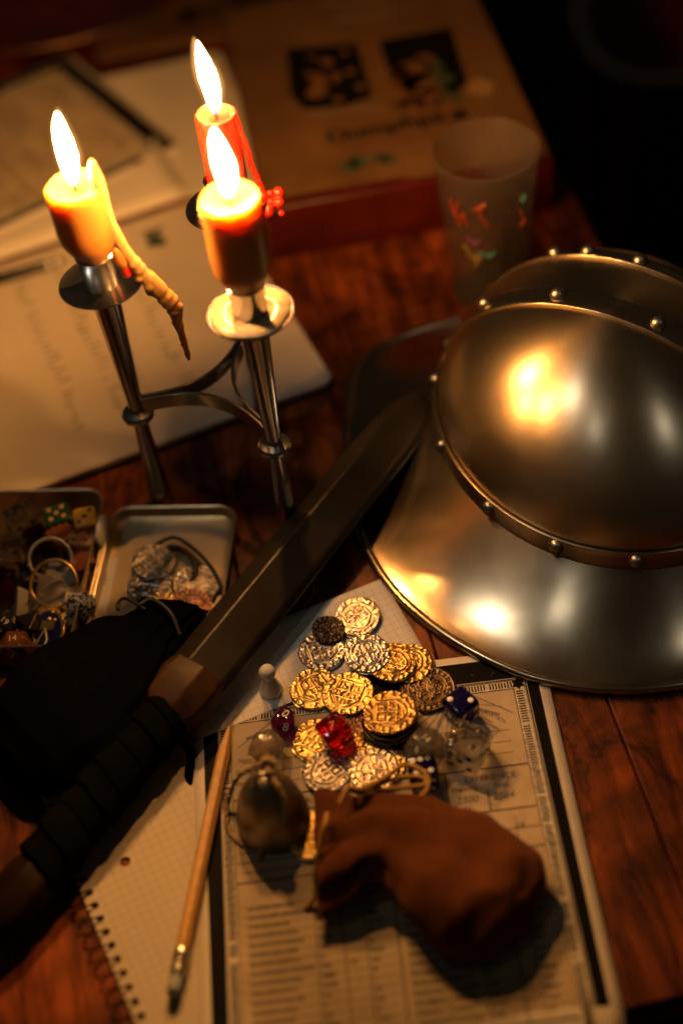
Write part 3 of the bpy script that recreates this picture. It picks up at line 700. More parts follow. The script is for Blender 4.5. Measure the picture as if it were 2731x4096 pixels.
# spiral pad lower left
h0, hN = at(336, 3516, 2.4), at(565, 4061, 2.4)
pang = math.atan2(h0.y - hN.y, h0.x - hN.x) - R(90); pit = (h0 - hN).length / 10
pad = thing('spiral_pad', 'spiral-bound graph pad under the pencil with a row of punched holes', 'notepad', (h0.x, h0.y, 0), pang)
NW, NH0, NH1 = 150, -170, 118
def pad_page(zt, name, mat, thick):
    bm = bmesh.new(); r = 2.1; n = 12
    # strip of cells along the punched edge, each with a real hole, then one wide field
    me = MB(); ys = [k * -pit + pit / 2 for k in range(-10, 19)]
    for y in ys:
        yc = y - pit / 2; hole = [(r * math.cos(2 * math.pi * k / 16), yc + r * math.sin(2 * math.pi * k / 16)) for k in range(16)]
        sq = []
        for k in range(16):
            a = 2 * math.pi * k / 16; q = max(abs(math.cos(a)), abs(math.sin(a))); sq.append((4.2 * math.cos(a) / q, yc + pit / 2 * math.sin(a) / q))
        me.add([(x, yy, zt) for x, yy in hole + sq], [(k, (k + 1) % 16, 16 + (k + 1) % 16, 16 + k) for k in range(16)])
        me.add([(x, yy, zt) for x, yy in hole] + [(x, yy, zt - thick) for x, yy in hole], [(k, (k + 1) % 16, 16 + (k + 1) % 16, 16 + k) for k in range(16)])
    y0, y1 = ys[-1] - pit, ys[0]
    bh = pad_bind; hole = [(bh.x + 3.0 * math.cos(2 * math.pi * k / 24), bh.y + 3.0 * math.sin(2 * math.pi * k / 24)) for k in range(24)]
    sq = []
    for k in range(24):
        a = 2 * math.pi * k / 24; q = max(abs(math.cos(a)), abs(math.sin(a))); sq.append((bh.x + 6 * math.cos(a) / q, bh.y + 6 * math.sin(a) / q))
    me.add([(x, yy, zt) for x, yy in hole + sq], [(k, (k + 1) % 24, 24 + (k + 1) % 24, 24 + k) for k in range(24)])
    me.add([(x, yy, zt) for x, yy in hole] + [(x, yy, zt - thick) for x, yy in hole], [(k, (k + 1) % 24, 24 + (k + 1) % 24, 24 + k) for k in range(24)])
    for (xa, ya, xb, yb_) in ((4.2, y0, NW, bh.y - 6), (4.2, bh.y + 6, NW, y1), (4.2, bh.y - 6, bh.x - 6, bh.y + 6), (bh.x + 6, bh.y - 6, NW, bh.y + 6)): me.rect(xa, ya, xb, yb_, zt, 400)
    for (xa, ya, xb, yb_) in ((-4.2, y0, NW, y0), (NW, y0, NW, y1), (NW, y1, -4.2, y1), (-4.2, y1, -4.2, y0)): me.add([(xa, ya, zt), (xb, yb_, zt), (xb, yb_, zt - thick), (xa, ya, zt - thick)], [(0, 1, 2, 3)])
    bm.free(); return me.build(name, mat, pad, smooth=0)
q = at(500, 3443, 2.4) - h0; pad_bind = Vector((q.x * math.cos(pang) + q.y * math.sin(pang), -q.x * math.sin(pang) + q.y * math.cos(pang)))
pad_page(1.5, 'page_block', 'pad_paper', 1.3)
for k in range(-9, 19):
    a0 = [(0 - 6.0 + 6.6 * math.cos(a), -k * pit + 0.5 * math.sin(a / 2), 1.5 + 4.0 * math.sin(a) * 0.8) for a in np.linspace(0, 2 * math.pi, 17)[:-1]]
    MB().tube(a0, 0.5, 6, closed=True).build('spiral_coil', 'pen_black', pad)

# pencil
a, b = at(921, 2880, 7), at(692, 3985, 6)
ax = (b - a); L = ax.length
pc = thing('pencil', 'plain wooden pencil with metal ferrule and grey eraser', 'pencil', a, math.atan2(ax.y, ax.x)); pc.location.z = 6.3 * S
hexp = lambda x, r: [(x, r * math.cos(k * math.pi / 3), r * math.sin(k * math.pi / 3)) for k in range(6)]
def loft_x(rings):
    mb = MB(); n = len(rings[0]); v = [p for r_ in rings for p in r_]
    f = [(i * n + k, i * n + (k + 1) % n, (i + 1) * n + (k + 1) % n, (i + 1) * n + k) for i in range(len(rings) - 1) for k in range(n)]
    return mb.add(v, f + [tuple(range(n))[::-1], tuple(range((len(rings) - 1) * n, len(rings) * n))])
loft_x([hexp(3.5, 0.9), hexp(22, 3.9), hexp(24, 4.1), hexp(L - 24, 4.1)]).build('shaft', 'pencil_wood', pc, bevel=0.5)
loft_x([hexp(0, 0.2), hexp(3.6, 0.92)]).build('lead', 'pencil_lead', pc)
prof = [(3.9, L - 25), (4.3, L - 24.5), (4.3, L - 20), (3.9, L - 19), (4.35, L - 18), (3.9, L - 16.5), (4.35, L - 15), (4.2, L - 11), (3.6, L - 10.8)]
MB().lathe(prof, 24).warp(lambda x, y, z: (z, x, y)).build('ferrule', 'ferrule', pc)
MB().lathe([(3.6, L - 12), (3.8, L - 4), (3.2, L - 0.8), (0.05, L)], 20).warp(lambda x, y, z: (z, x, y)).build('eraser', 'eraser', pc, smooth=70)

# big exercise book behind the candelabra
def rounded(w_, h_, r, n=6):
    out = []
    for cx, cy, a0 in ((w_ - r, h_ - r, 0), (r, h_ - r, 90), (r, r, 180), (w_ - r, r, 270)):
        for k in range(n + 1): a = R(a0 + 90 * k / n); out.append((cx + r * math.cos(a), cy + r * math.sin(a)))
    return out
cr = at(1345, 1520, 8); nang = R(17.3)
nb = thing('exercise_book', 'open graph-ruled exercise book covered in handwriting behind the candelabra', 'notebook', (cr.x, cr.y, 0), nang)
poly = [(x - 330, y) for x, y in rounded(330, 258, 9)]
MB().prism(poly, 0.4, 3.4).build('cover', 'pen_black', nb, bevel=0.5)
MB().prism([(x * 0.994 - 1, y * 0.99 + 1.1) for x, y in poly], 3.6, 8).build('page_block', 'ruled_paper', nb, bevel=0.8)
rnd = random.Random(12); mb = MB()
def scrib(mb, x0, y0, L, dx, dy, z, h=2.6, wd=0.8):
    x = 0; p = []
    while x < L: p.append((x0 + dx * x - dy * rnd.uniform(-h / 2, h / 2), y0 + dy * x + dx * rnd.uniform(-h / 2, h / 2))); x += rnd.uniform(0.6, 1.2)
    mb.stroke(p, wd, z)
for k in range(28):
    y = 44 + k * 6.6
    for x0, l in ((-182, rnd.uniform(5, 11)), (-150, rnd.uniform(6, 10)), (-128, rnd.uniform(3, 12)), (-100, rnd.uniform(0, 12))):
        if rnd.random() < 0.8 and l > 3: scrib(mb, x0 + rnd.uniform(-2, 2), y, l, 1, 0, 8.06, 3.0, 1.1)
mb.build('handwriting', 'pen_ink', nb, smooth=0)
gp = at(620, 950, 8) - cr; gx, gy = gp.x * math.cos(nang) + gp.y * math.sin(nang), -gp.x * math.sin(nang) + gp.y * math.cos(nang)
mb = MB()
for k in range(26): 
    a = rnd.uniform(0, 6.28); d = rnd.uniform(0, 9); mb.prism([(gx + 1.2 * d * math.cos(a) + 4 * math.cos(b_) * rnd.uniform(.6, 1), gy + 1.3 * d * math.sin(a) + 4 * math.sin(b_) * rnd.uniform(.6, 1)) for b_ in np.linspace(0, 6.28, 8)[:-1]], 8.04, 8.07 + k * 0.004)
mb.build('ink_drawing', 'green_ink', nb, smooth=0)

# white ring binder page block with rounded corner left of the box, the second form on it
c2 = at(1078, 690, 8)
n2 = thing('white_notebook', 'closed white notebook with rounded corner beside the game box', 'notebook', (c2.x, c2.y, 0), R(9))
poly = [(x - 250, y) for x, y in rounded(250, 210, 8)]
MB().prism(poly, 0.4, 5.5).build('page_block', 'paper', n2, bevel=0.8)
MB().prism([(x, y) for x, y in poly], 5.7, 6.3).build('cover', 'paper', n2, bevel=0.2)
cs = at(735, 583, 9); ct = at(338, 262, 9)
d_ = cs - ct; a2 = math.atan2(d_.y, d_.x); d_ = d_.normalized() * 210     # runs along the short top edge of that form
character_sheet('character_sheet', 'second black-bordered form lying aslant on the notebooks at upper left', (cs.x - d_.x, cs.y - d_.y), a2, 8.6, 'printed character sheets', full=False)
# dark pen on the exercise book
pa_, pb_ = at(-60, 1132, 12), at(262, 1040, 12); d_ = pb_ - pa_
pn = thing('black_pen', 'black pen with two shiny rings lying left of the candles', 'pen', (pa_.x, pa_.y, 12), math.atan2(d_.y, d_.x)); L = d_.length
MB().lathe([(0.05, -60), (4.2, -58), (4.4, 20), (4.2, L - 18), (2.6, L - 5), (0.8, L)], 20).warp(lambda x, y, z: (z, x, y)).build('barrel', 'pen_black', pn)
for zz in (L - 14, L - 6): MB().lathe([(2.4, zz - 1), (4.4, zz - 0.9), (4.5, zz + 0.9), (2.4, zz + 1)], 20).warp(lambda x, y, z: (z, x, y)).build('ring', 'silver_polish', pn)
# loose sheets under it all (upper left)
ls = thing('loose_page', 'pale loose page under the slanted form at the left edge', 'paper sheet', (-335, 285, 8.3), R(18))
MB().rect(0, 0, 262, 150, 0, 20).warp(lambda x, y, z: (x, y, 0.3 + 0.3 * math.sin(x * .03))).build('paper', 'paper', ls, solid=0.12)
bp = thing('brown_page', 'brown blotched page behind the red candle', 'paper sheet', (-170, 612, 0.6), R(4))
MB().rect(0, 0, 150, 200, 0, 20).warp(lambda x, y, z: (x, y, z + 0.4 * math.sin(x * .04))).build('paper', 'brown_page', bp, solid=0.2)
mb = MB()
for k in range(14): x, y = 100 + rnd.uniform(-22, 22), 55 + rnd.uniform(-8, 8); mb.prism([(x + 7 * math.cos(b_) * rnd.uniform(.6, 1.2), y + 5 * math.sin(b_) * rnd.uniform(.6, 1.2)) for b_ in np.linspace(0, 6.28, 9)[:-1]], 0.7, 0.72 + k * 0.004)
mb.build('blot', 'black_ink', bp, smooth=0)
# dish, upper left
di = thing('dish', 'dark red round dish with a glinting gold rim at the top left', 'dish', (-228, 806, 0.3))
MB().lathe([(0.05, 2), (120, 2), (160, 9), (192, 20), (194, 22), (190, 22), (158, 12), (118, 5), (0.05, 5)], 96).build('bowl', 'dish_red', di)
MB().tube([(193 * math.cos(a), 193 * math.sin(a), 21.5) for a in np.linspace(0, 2 * math.pi, 97)[:-1]], 0.9, 8, closed=True).build('rim', 'dish_rim', di)

# ------------------------------------------------------------------ game box
bl, br_ = at(1092, 1048, 0), at(1770, 950, 0); byaw = R(3.5); BW, BL, BT = 226, 312, 50
bx = thing('game_box', 'flat red-sided box with an old-fashioned printed lid behind the cup', 'box', (bl.x, bl.y, 0), byaw)
MB().box((BW / 2, BL / 2, BT / 2 - 3), (BW - 3, BL - 3, BT - 6)).build('tray', 'cover_red', bx, bevel=1)
bx_root = bx; bx = MB().box((BW / 2, BL / 2, BT / 2 + 5), (BW, BL, BT - 10.4)).build('lid', 'cover_red', bx, bevel=1.5)
MB().rect(1.5, 6, BW - 1.5, BL - 1.5, BT + 0.25, 20).build('lid_print', 'cover_paper', bx)
mb = MB()
for k in range(30):
    x = rnd.uniform(4, BW * 0.5); mb.prism([(x + 9 * math.cos(b_) * rnd.uniform(.6, 1.3), 8 + 3.2 * math.sin(b_) * rnd.uniform(.6, 1.3)) for b_ in np.linspace(0, 6.28, 9)[:-1]], BT + .3, BT + 0.32 + k * .003)
mb.build('red_wash', 'cover_red', bx, smooth=0)
def blp(px, py):
    p = at(px, py, BT) - Vector((bl.x, bl.y, 0)); return (p.x * math.cos(byaw) + p.y * math.sin(byaw), -p.x * math.sin(byaw) + p.y * math.cos(byaw))
def quad_art(name, cs_, mat, z): 
    mb = MB(); p = [blp(*q) for q in cs_]; mb.add([(x, y, BT + z) for x, y in p], [tuple(range(len(p)))]); return mb.build(name, mat, bx, smooth=0)
quad_art('engraving', ((1145, 195), (1425, 172), (1490, 385), (1375, 430), (1220, 440), (1165, 390)), 'black_ink', 0.34)
mb = MB()
for (px, py, r) in ((1285, 320, 11), (1270, 370, 10), (1330, 310, 8), (1240, 300, 5), (1310, 250, 6), (1350, 400, 5), (1400, 290, 5), (1250, 230, 4), (1380, 210, 4), (1440, 350, 5)):
    x, y = blp(px, py); mb.prism([(x + r * math.cos(b_) * rnd.uniform(.75, 1.1), y + r * math.sin(b_) * rnd.uniform(.75, 1.1)) for b_ in np.linspace(0, 6.28, 12)[:-1]], BT + .4, BT + .45)
mb.build('engraving_light', 'cover_art', bx, smooth=0)
quad_art('engraving', ((1512, 165), (1800, 108), (1870, 330), (1800, 400), (1590, 400)), 'black_ink', 0.36)
mb = MB()
for (px, py, r, q_) in ((1650, 290, 20, 1), (1690, 330, 20, 1), (1610, 350, 13, 1), (1710, 390, 15, 1), (1590, 410, 12, 1), (1780, 420, 11, 1), (1650, 420, 12, 1), (1600, 290, 9, 1), (1700, 240, 10, 1)):
    x, y = blp(px, py); mb.prism([(x + r * math.cos(b_) * rnd.uniform(.8, 1.1), y + r * math.sin(b_) * rnd.uniform(.8, 1.1)) for b_ in np.linspace(0, 6.28, 14)[:-1]], BT + .38, BT + .46)
mb.build('figure_print', 'cover_art', bx, smooth=0)
mb = MB()
for (px, py, r) in ((1745, 270, 9), (1770, 320, 10), (1830, 400, 6), (1790, 380, 6), (1430, 650, 10), (1395, 670, 9), (1520, 630, 8), (1555, 640, 7), (1960, 360, 5), (1950, 310, 5)):
    x, y = blp(px, py); mb.prism([(x + r * math.cos(b_) * rnd.uniform(.6, 1.1), y + r * math.sin(b_) * rnd.uniform(.6, 1.1)) for b_ in np.linspace(0, 6.28, 12)[:-1]], BT + .47, BT + .5)
mb.build('foliage_print', 'green_ink', bx, smooth=0)
x, y = blp(1920, 350); MB().prism([(x + 11 * math.cos(b_), y + 13 * math.sin(b_)) for b_ in np.linspace(0, 6.28, 20)[:-1]], BT + .5, BT + .55).build('shield_print', 'cover_pale', bx, smooth=0)
mb = MB()      # heavy black-letter title, upside down for us as in the photograph it is too blurred to read
a, b = Vector(blp(1310, 555)), Vector(blp(1770, 465)); u = (b - a); Lw = u.length; u = u / Lw; v_ = Vector((-u.y, u.x))
V, F = text_geo('Dumpfquí'); wmax = max(p[0] for p in V) - min(p[0] for p in V); c = (a + b) / 2; sz = Lw / wmax
for off in (-0.55, 0, 0.55, 1.1): mb.text('Dumpfquí', sz, (c.x + off, c.y, BT + 0.4 + 0.002 * off), (u.x, u.y, 0), (v_.x, v_.y, 0))
x, y = blp(1835, 462); mb.prism([(x - 6, y - 6), (x + 6, y - 6), (x + 7, y + 4), (x + 2, y + 7), (x - 5, y + 5)], BT + .39, BT + .43)
mb.build('title_print', 'black_ink', bx, smooth=0)
mb = MB()
for (x0, y0, x1, y1) in ((1290, 18, 1570, 0), (1330, 80, 1560, 62)):
    a, b = Vector(blp(x0, y0)), Vector(blp(x1, y1)); n = 14
    for k in range(n):
        p = a.lerp(b, k / n); q = a.lerp(b, (k + 0.75) / n); mb.stroke([(p.x, p.y), (q.x, q.y)], 5.5, BT + 0.34)
for (x0, y0, x1, y1) in ((1230, 465, 1560, 430), (1240, 445, 1500, 425), (1600, 600, 1720, 580)):
    a, b = Vector(blp(x0, y0)), Vector(blp(x1, y1)); n = 22
    for k in range(n):
        p = a.lerp(b, k / n); q = a.lerp(b, (k + 0.7) / n); mb.stroke([(p.x, p.y), (q.x, q.y)], 2.2, BT + 0.35)
mb.build('small_print', 'faded_ink', bx, smooth=0)

# ------------------------------------------------------------------ plastic cup
cu = thing('plastic_cup', 'frosted plastic measuring cup with coloured print behind the helmet', 'cup', (133, 201, 0.2))
prof = [(0.05, 0), (25, 0), (26, 1.5), (37.0, 124), (37.9, 125), (37.9, 126.4), (36.9, 126.8), (36.2, 125.8), (35.9, 123), (25.2, 3), (0.05, 2.2)]
MB().lathe(prof, 64).build('wall', 'frosted_cup', cu, smooth=50)
def on_cup(x, z): # unrolled coordinates on the outer wall facing the camera
    r = 26.25 + (z - 1.5) / 122.5 * 11.0; a = -math.pi / 2 - 0.25 + x / r; return (r * math.cos(a), r * math.sin(a), z)
def cup_print(name, mat, strokes, wd):
    mb = MB()
    for st in strokes:
        pts = [on_cup(x, z) for x, z in [(p.x, p.y) for p in spline([(x, z, 0) for x, z in st], 5)]]
        mb.tube(pts, wd, 6)
    mb.warp(lambda x, y, z: (x, y, z)).build(name, mat, cu)
cup_print('red_print', 'cup_red', [[(-20, 96), (-17, 84), (-14, 96), (-11, 86)], [(-24, 104), (-21, 92), (-18, 104)], [(-6, 100), (2, 106), (-2, 98), (4, 86)], [(28, 92), (34, 84), (30, 76), (35, 70)], [(2, 24), (8, 30), (14, 26), (8, 20), (3, 24)], [(30, 88), (36, 80)]], 0.9)
cup_print('yellow_print', 'cup_yellow', [[(-14, 66), (-8, 56), (-2, 58), (-6, 48)]], 1.6)
cup_print('teal_print', 'cup_teal', [[(-4, 62), (4, 58), (8, 62)], [(30, 100), (33, 104)]], 1.5)
cup_print('violet_print', 'cup_violet', [[(-12, 74), (-6, 70), (-2, 73)]], 1.5)
cup_print('graduation_print', 'brown_ink', [[(14, 84), (14, 30)], [(18, 96), (26, 96)], [(18, 82), (26, 82)], [(18, 68), (26, 68)], [(18, 52), (26, 52)], [(18, 38), (26, 38)]], 0.7)

# ------------------------------------------------------------------ sword in its scabbard
TIP, POM = at(1688, 1592, 31), at(95, 3555, 16)
ax = (TIP - POM); SL = ax.length; X = ax.normalized(); Y = Vector((0, 0, 1)).cross(X).normalized(); Z = X.cross(Y)
sw = thing('sheathed_sword', 'short sword in a dark leather scabbard, tip on the helmet brim', 'sword', POM)
sw.rotation_euler = Matrix((X, Y, Z)).transposed().to_euler()
def sloc(px, py, zz):
    p = at(px, py, zz) - POM; return p.dot(X)
xg1 = sloc(800, 2700, 24); xg0 = sloc(650, 2850, 22)      # guard block between these
sec = [(17.5, -2), (16.5, 2.5), (3.5, 11.5), (-15, 2.5), (-17.5, -2.5), (-10, -10), (10, -10)]
rings = []
for x, k in [(xg1 - 6, 1.0), (xg1 + 40, 1.0), (xg1 + 100, 0.98), (xg1 + 160, 0.95), (SL - 50, 0.92), (SL - 32, 0.88), (SL - 18, 0.78), (SL - 9, 0.64), (SL - 3, 0.44), (SL, 0.2)]:
    rings.append([(x, y * k * 1.2, z * (0.5 + 0.5 * k) * 1.1) for y, z in sec])
loft_x(rings).build('scabbard', 'scabbard_leather', sw, smooth=35, bevel=1.7, seg=4)
# wooden guard block, wider toward the grip
def gsec(x, k, kz): return [(x, y * k, z * kz) for y, z in ((19, -6), (19, 5), (11, 13), (-8, 13.5), (-19, 6), (-20, -5), (-11, -12), (11, -12))]
loft_x([gsec(xg0 - 2, 0.78, 0.85), gsec(xg0 + 5, 1.02, 1.05), gsec(xg1 - 8, 1.08, 1.12), gsec(xg1 + 2, 0.98, 1.04)]).build('guard', 'guard_wood', sw, bevel=1.6, seg=3)
prof = []; x = 12.0; k = 0
while x < xg0 + 1:
    w_ = 15.5 + 2.2 * math.sin(k * 1.9); r0 = 15.0 + 0.5 * math.sin(k * 2.3)
    prof += [(r0 - 0.2, x), (r0 + 0.9, x + 0.7), (r0 + 0.9, x + 2.2), (r0 + 0.3, x + w_ * .5), (r0 - 0.5, x + w_ - .6)]; x += w_; k += 1
mb = MB().lathe(prof, 32)
mb.warp(lambda x, y, z: (z + 0.30 * x + 1.4 * noise.noise(Vector((x * .09, y * .09, z * .05))), x * 1.10 + 0.7 * noise.noise(Vector((x * .1, y * .1, z * .07 + 4))), y * 0.88)).build('grip_wrap', 'wrap_cloth', sw, smooth=50)
psec = lambda x, k: [(x, 17 * k * math.cos(a), 13 * k * math.sin(a)) for a in np.linspace(0, 2 * math.pi, 9)[:-1]]
loft_x([psec(-30, 0.55), psec(-24, 0.85), psec(-8, 1.05), psec(8, 1.0), psec(17, 0.8)]).build('pommel', 'pommel_wood', sw, bevel=2, seg=3)
a = Vector((xg0 - 6, -14, -4)); pts = spline([a, a + Vector((-2, -8, -9)), a + Vector((-12, -13, -15)), a + Vector((-18, -20, -18))], 6)
MB().tube(pts, [2.4 + 1.2 * (k / len(pts)) for k in range(len(pts))], 8).build('tassel', 'wrap_cloth', sw, sub=1)

# ------------------------------------------------------------------ hinged tin
def rr(w_, h_, r): return [(x - w_ / 2, y - h_ / 2) for x, y in rounded(w_, h_, r, 5)]
def tray(name, label, c, ang, w_, h_, dep, r):
    t = thing(name, label, 'tin', (c[0], c[1], 0.3), ang, None)
    return t, tray_mesh(w_, h_, dep, r)
def tray_mesh(w_, h_, dep, r, z0=0.0):
    mb = MB(); rings = []
    for inset, z in ((2.5, 0), (0.6, 0.6), (0, 2.5), (0, dep - 2.2), (-0.9, dep - 1.8), (-1.2, dep - 0.6), (-0.6, dep), (0.4, dep - 0.3), (1.0, dep - 2), (1.2, 3.2), (2.2, 1.4), (5, 0.9)):
        rings.append([(x, y, z + z0) for x, y in rr(w_ - 2 * inset, h_ - 2 * inset, max(0.5, r - inset))])
    n = len(rings[0]); v = [p for q in rings for p in q]
    f = [(i * n + k, i * n + (k + 1) % n, (i + 1) * n + (k + 1) % n, (i + 1) * n + k) for i in range(len(rings) - 1) for k in range(n)]
    return mb.add(v, f + [tuple(range(n))[::-1], tuple(range((len(rings) - 1) * n, len(rings) * n))])
TA = R(-9.5); TC = Vector((-160.5, -33, 0)); ca, sa = math.cos(TA), math.sin(TA)
tin = thing('hinged_tin', 'open hinged metal tin full of dice, rings and coins', 'tin', (TC.x, TC.y, 0.3), TA)
BOXC, LIDC = (-47, 0), (42.5, -4)
tray_mesh(86, 128, 21, 12).warp(lambda x, y, z: (x + BOXC[0], y + BOXC[1], z)).build('box', 'tin', tin, smooth=50)
MB().prism(rr(82, 124, 10), 1.0, 1.7).warp(lambda x, y, z: (x + BOXC[0], y + BOXC[1], z)).build('shade_sheet', 'tin_shade', tin)  # dark sheet added over the floor to darken the inside of the box
tray_mesh(83, 124, 9, 12).warp(lambda x, y, z: (x + LIDC[0], y + LIDC[1], z)).build('lid', 'tin', tin, smooth=50)
MB().tube([(-1.2, y, 9.5) for y in np.linspace(-30, 30, 13)], 1.7, 10).build('hinge', 'tin', tin)
def tw(x, y): return Vector((TC.x + x * ca - y * sa, TC.y + x * sa + y * ca, 0))

# ------------------------------------------------------------------ coins
def coin_mesh(name, mat, seed, style, Rr=14.5, th=2.0, H=0.7, nr=44, na=132, octo=False):
    rnd = random.Random(seed); seg = []
    def L_(x0, y0, x1, y1, w_=0.055): seg.append((x0, y0, x1, y1, w_))
    def arc(cx, cy, r, a0, a1, n, w_=0.05):
        p = [(cx + r * math.cos(a0 + (a1 - a0) * k / n), cy + r * math.sin(a0 + (a1 - a0) * k / n)) for k in range(n + 1)]
        for a, b in zip(p, p[1:]): L_(*a, *b, w_)
    def glyph(cx, cy, s_, ang, w_=0.045):
        c, s = math.cos(ang), math.sin(ang); kind = rnd.randint(0, 6)
        sets = [[(-.4, -.6, -.4, .6), (-.4, .6, .4, .3), (.4, .3, -.4, 0)], [(-.4, .6, -.4, -.6), (-.4, -.6, .4, -.6)], [(-.5, -.6, 0, .6), (0, .6, .5, -.6), (-.25, -.1, .25, -.1)],
                [(-.4, -.6, -.4, .6), (-.4, .6, .4, -.6), (.4, -.6, .4, .6)], [(-.5, .6, .5, .6), (0, .6, 0, -.6)], [(-.4, .6, .4, .6), (.4, .6, -.4, -.6), (-.4, -.6, .4, -.6)], None]
        if sets[kind] is None:
            arc(cx, cy + .3 * s_, .3 * s_, 0, 6.28, 6, w_); arc(cx, cy - .3 * s_, .34 * s_, 0, 6.28, 6, w_); return
        for x0, y0, x1, y1 in sets[kind]: L_(cx + (x0 * c - y0 * s) * s_, cy + (x0 * s + y0 * c) * s_, cx + (x1 * c - y1 * s) * s_, cy + (x1 * s + y1 * c) * s_, w_)
    if style in ('cob', 'cross'):
        n = rnd.randint(15, 19)
        for k in range(n):
            a = 2 * math.pi * k / n + rnd.uniform(-.06, .06); glyph(0.83 * math.cos(a), 0.83 * math.sin(a), 0.14, a - math.pi / 2)
        for k in range(30): a = 2 * math.pi * k / 30; x, y = 0.955 * math.cos(a), 0.955 * math.sin(a); L_(x, y, x * .985, y * .985, 0.04)
    if style == 'cob':
        p = [(-.45, .5), (.45, .5), (.5, -.2), (.25, -.5), (0, -.62), (-.25, -.5), (-.5, -.2)]
        for a, b in zip(p, p[1:] + p[:1]): L_(*a, *b, .05)
        arc(0, -.05, .68, math.pi * 1.05, math.pi * 1.95, 12, .04)
        L_(0, .5, 0, -.6, .045); L_(-.48, .05, .48, .05, .045); L_(-.46, -.25, .46, -.25, .04)
        for cx, cy in ((-.23, .28), (.23, .28), (-.23, -.1), (.23, -.1), (0.15, -.4), (-.15, -.4)): glyph(cx, cy, 0.14, rnd.uniform(-.3, .3))
    if style == 'cross':
        L_(-.5, 0, .5, 0, .07); L_(0, -.5, 0, .5, .07)
        for a in range(4): c, s = math.cos(a * math.pi / 2), math.sin(a * math.pi / 2); L_(.5 * c - .16 * s, .5 * s + .16 * c, .5 * c + .16 * s, .5 * s - .16 * c, .06)
        for cx in (-.27, .27):
            for cy in (-.27, .27): glyph(cx, cy, .17, rnd.uniform(-.4, .4))
        arc(0, 0, .66, 0, 6.283, 36, .035)
    if style == 'dragon':
        for r in (.92, .70): arc(0, 0, r, 0, 6.283, 44, .03)
        n = 24
        for k in range(n): a = 2 * math.pi * k / n; glyph(.81 * math.cos(a), .81 * math.sin(a), .07, a - math.pi / 2, .03)
        for k in range(3):
            a0 = k * 2.094; cx, cy = .3 * math.cos(a0), .3 * math.sin(a0)
            for q in range(3): arc(cx, cy, .12 + .1 * q, a0 + q, a0 + q + 4.2, 12, .04)
        for _ in range(26): a, r = rnd.uniform(0, 6.28), rnd.uniform(.05, .6); x, y = r * math.cos(a), r * math.sin(a); arc(x, y, rnd.uniform(.05, .12), a, a + 3.4, 5, .03)
    sg = np.array(seg)
    ph = [rnd.uniform(0, 6.28) for _ in range(4)]
    def outline(a):
        if octo: k = (a + math.pi / 8) % (math.pi / 4) - math.pi / 8; return 0.965 / math.cos(k)
        return 1 + .035 * math.sin(2 * a + ph[0]) + .02 * math.sin(3 * a + ph[1]) + .012 * math.sin(7 * a + ph[2]) + .008 * math.sin(13 * a + ph[3])
    v = [(0, 0)]; 
    for i in range(1, nr + 1):
        for k in range(na): a = 2 * math.pi * k / na; r = i / nr * outline(a) * (0.995); v.append((r * math.cos(a), r * math.sin(a)))
    P = np.array(v); A = sg[:, 0:2]; D = sg[:, 2:4] - A; dd = np.maximum((D ** 2).sum(1), 1e-6); h = np.zeros(len(P))
    for i in range(len(sg)):
        t = np.clip(((P - A[i]) @ D[i]) / dd[i], 0, 1); d = np.hypot(*(P - A[i] - t[:, None] * D[i]).T); wq = sg[i, 4]
        h = np.maximum(h, np.clip(1.4 - d / wq * 0.9, 0, 1))
    wear = np.array([0.75 + 0.5 * noise.noise(Vector((p[0] * 2.2, p[1] * 2.2, seed))) for p in P]); rr_ = np.hypot(P[:, 0], P[:, 1])
    z = th + H * h * np.clip(wear, .25, 1.1) + 0.10 * np.array([noise.noise(Vector((p[0] * 9, p[1] * 9, seed + 5))) for p in P]) - 0.5 * np.clip((rr_ - .95) / .06, 0, 1) ** 2
    mb = MB(); V_ = [(p[0] * Rr, p[1] * Rr, zz) for p, zz in zip(P, z)]
    F_ = [(0, 1 + k, 1 + (k + 1) % na) for k in range(na)]
    for i in range(nr - 1):
        o = 1 + i * na
        F_ += [(o + k, o + na + k, o + na + (k + 1) % na, o + (k + 1) % na) for k in range(na)]
    o = len(V_); top = 1 + (nr - 1) * na
    for k in range(na): a = 2 * math.pi * k / na; r = outline(a) * Rr; V_.append((r * math.cos(a), r * math.sin(a), th * .5))
    for k in range(na): a = 2 * math.pi * k / na; r = outline(a) * Rr * .98; V_.append((r * math.cos(a), r * math.sin(a), 0))
    F_ += [(top + k, o + k, o + (k + 1) % na, top + (k + 1) % na) for k in range(na)] + [(o + k, o + na + k, o + na + (k + 1) % na, o + (k + 1) % na) for k in range(na)] + [tuple(o + na + k for k in range(na))[::-1]]
    mb.add(V_, F_); me = mb.mesh(name, mat, 60)
    at_ = me.attributes.new('relief', 'FLOAT', 'POINT'); vals = np.zeros(len(V_), dtype=np.float32); vals[:len(P)] = np.clip(h * wear + .35 * np.clip(rr_ - .9, 0, 1) / .1, 0, 1)
    at_.data.foreach_set('value', vals); return me
_cm = {}
def coin(label, px, py, z, mat, style, seed, d=29, yaw=0, tilt=(0, 0), octo=False, group='scattered old coins', off=(0, 0)):
    key = (mat, style, seed, octo)
    if key not in _cm: _cm[key] = coin_mesh('coin', mat, seed, style, octo=octo)
    o = link('coin', _cm[key]); p = at(px, py, z + 2); k = d / 29
    o.location = (p.x * S, p.y * S, z * S); o.scale = (k, k, 1); o.rotation_euler = (R(tilt[0]), R(tilt[1]), R(yaw)); return tag(o, label, 'coin', group)
Z0 = 3.1
coin('pale gilt coin nearest the helmet brim, topmost of the scattered coins', 1430, 2465, Z0 + 1.6, 'rose_silver', 'cob', 11, 28.5, 25, (4, -5))
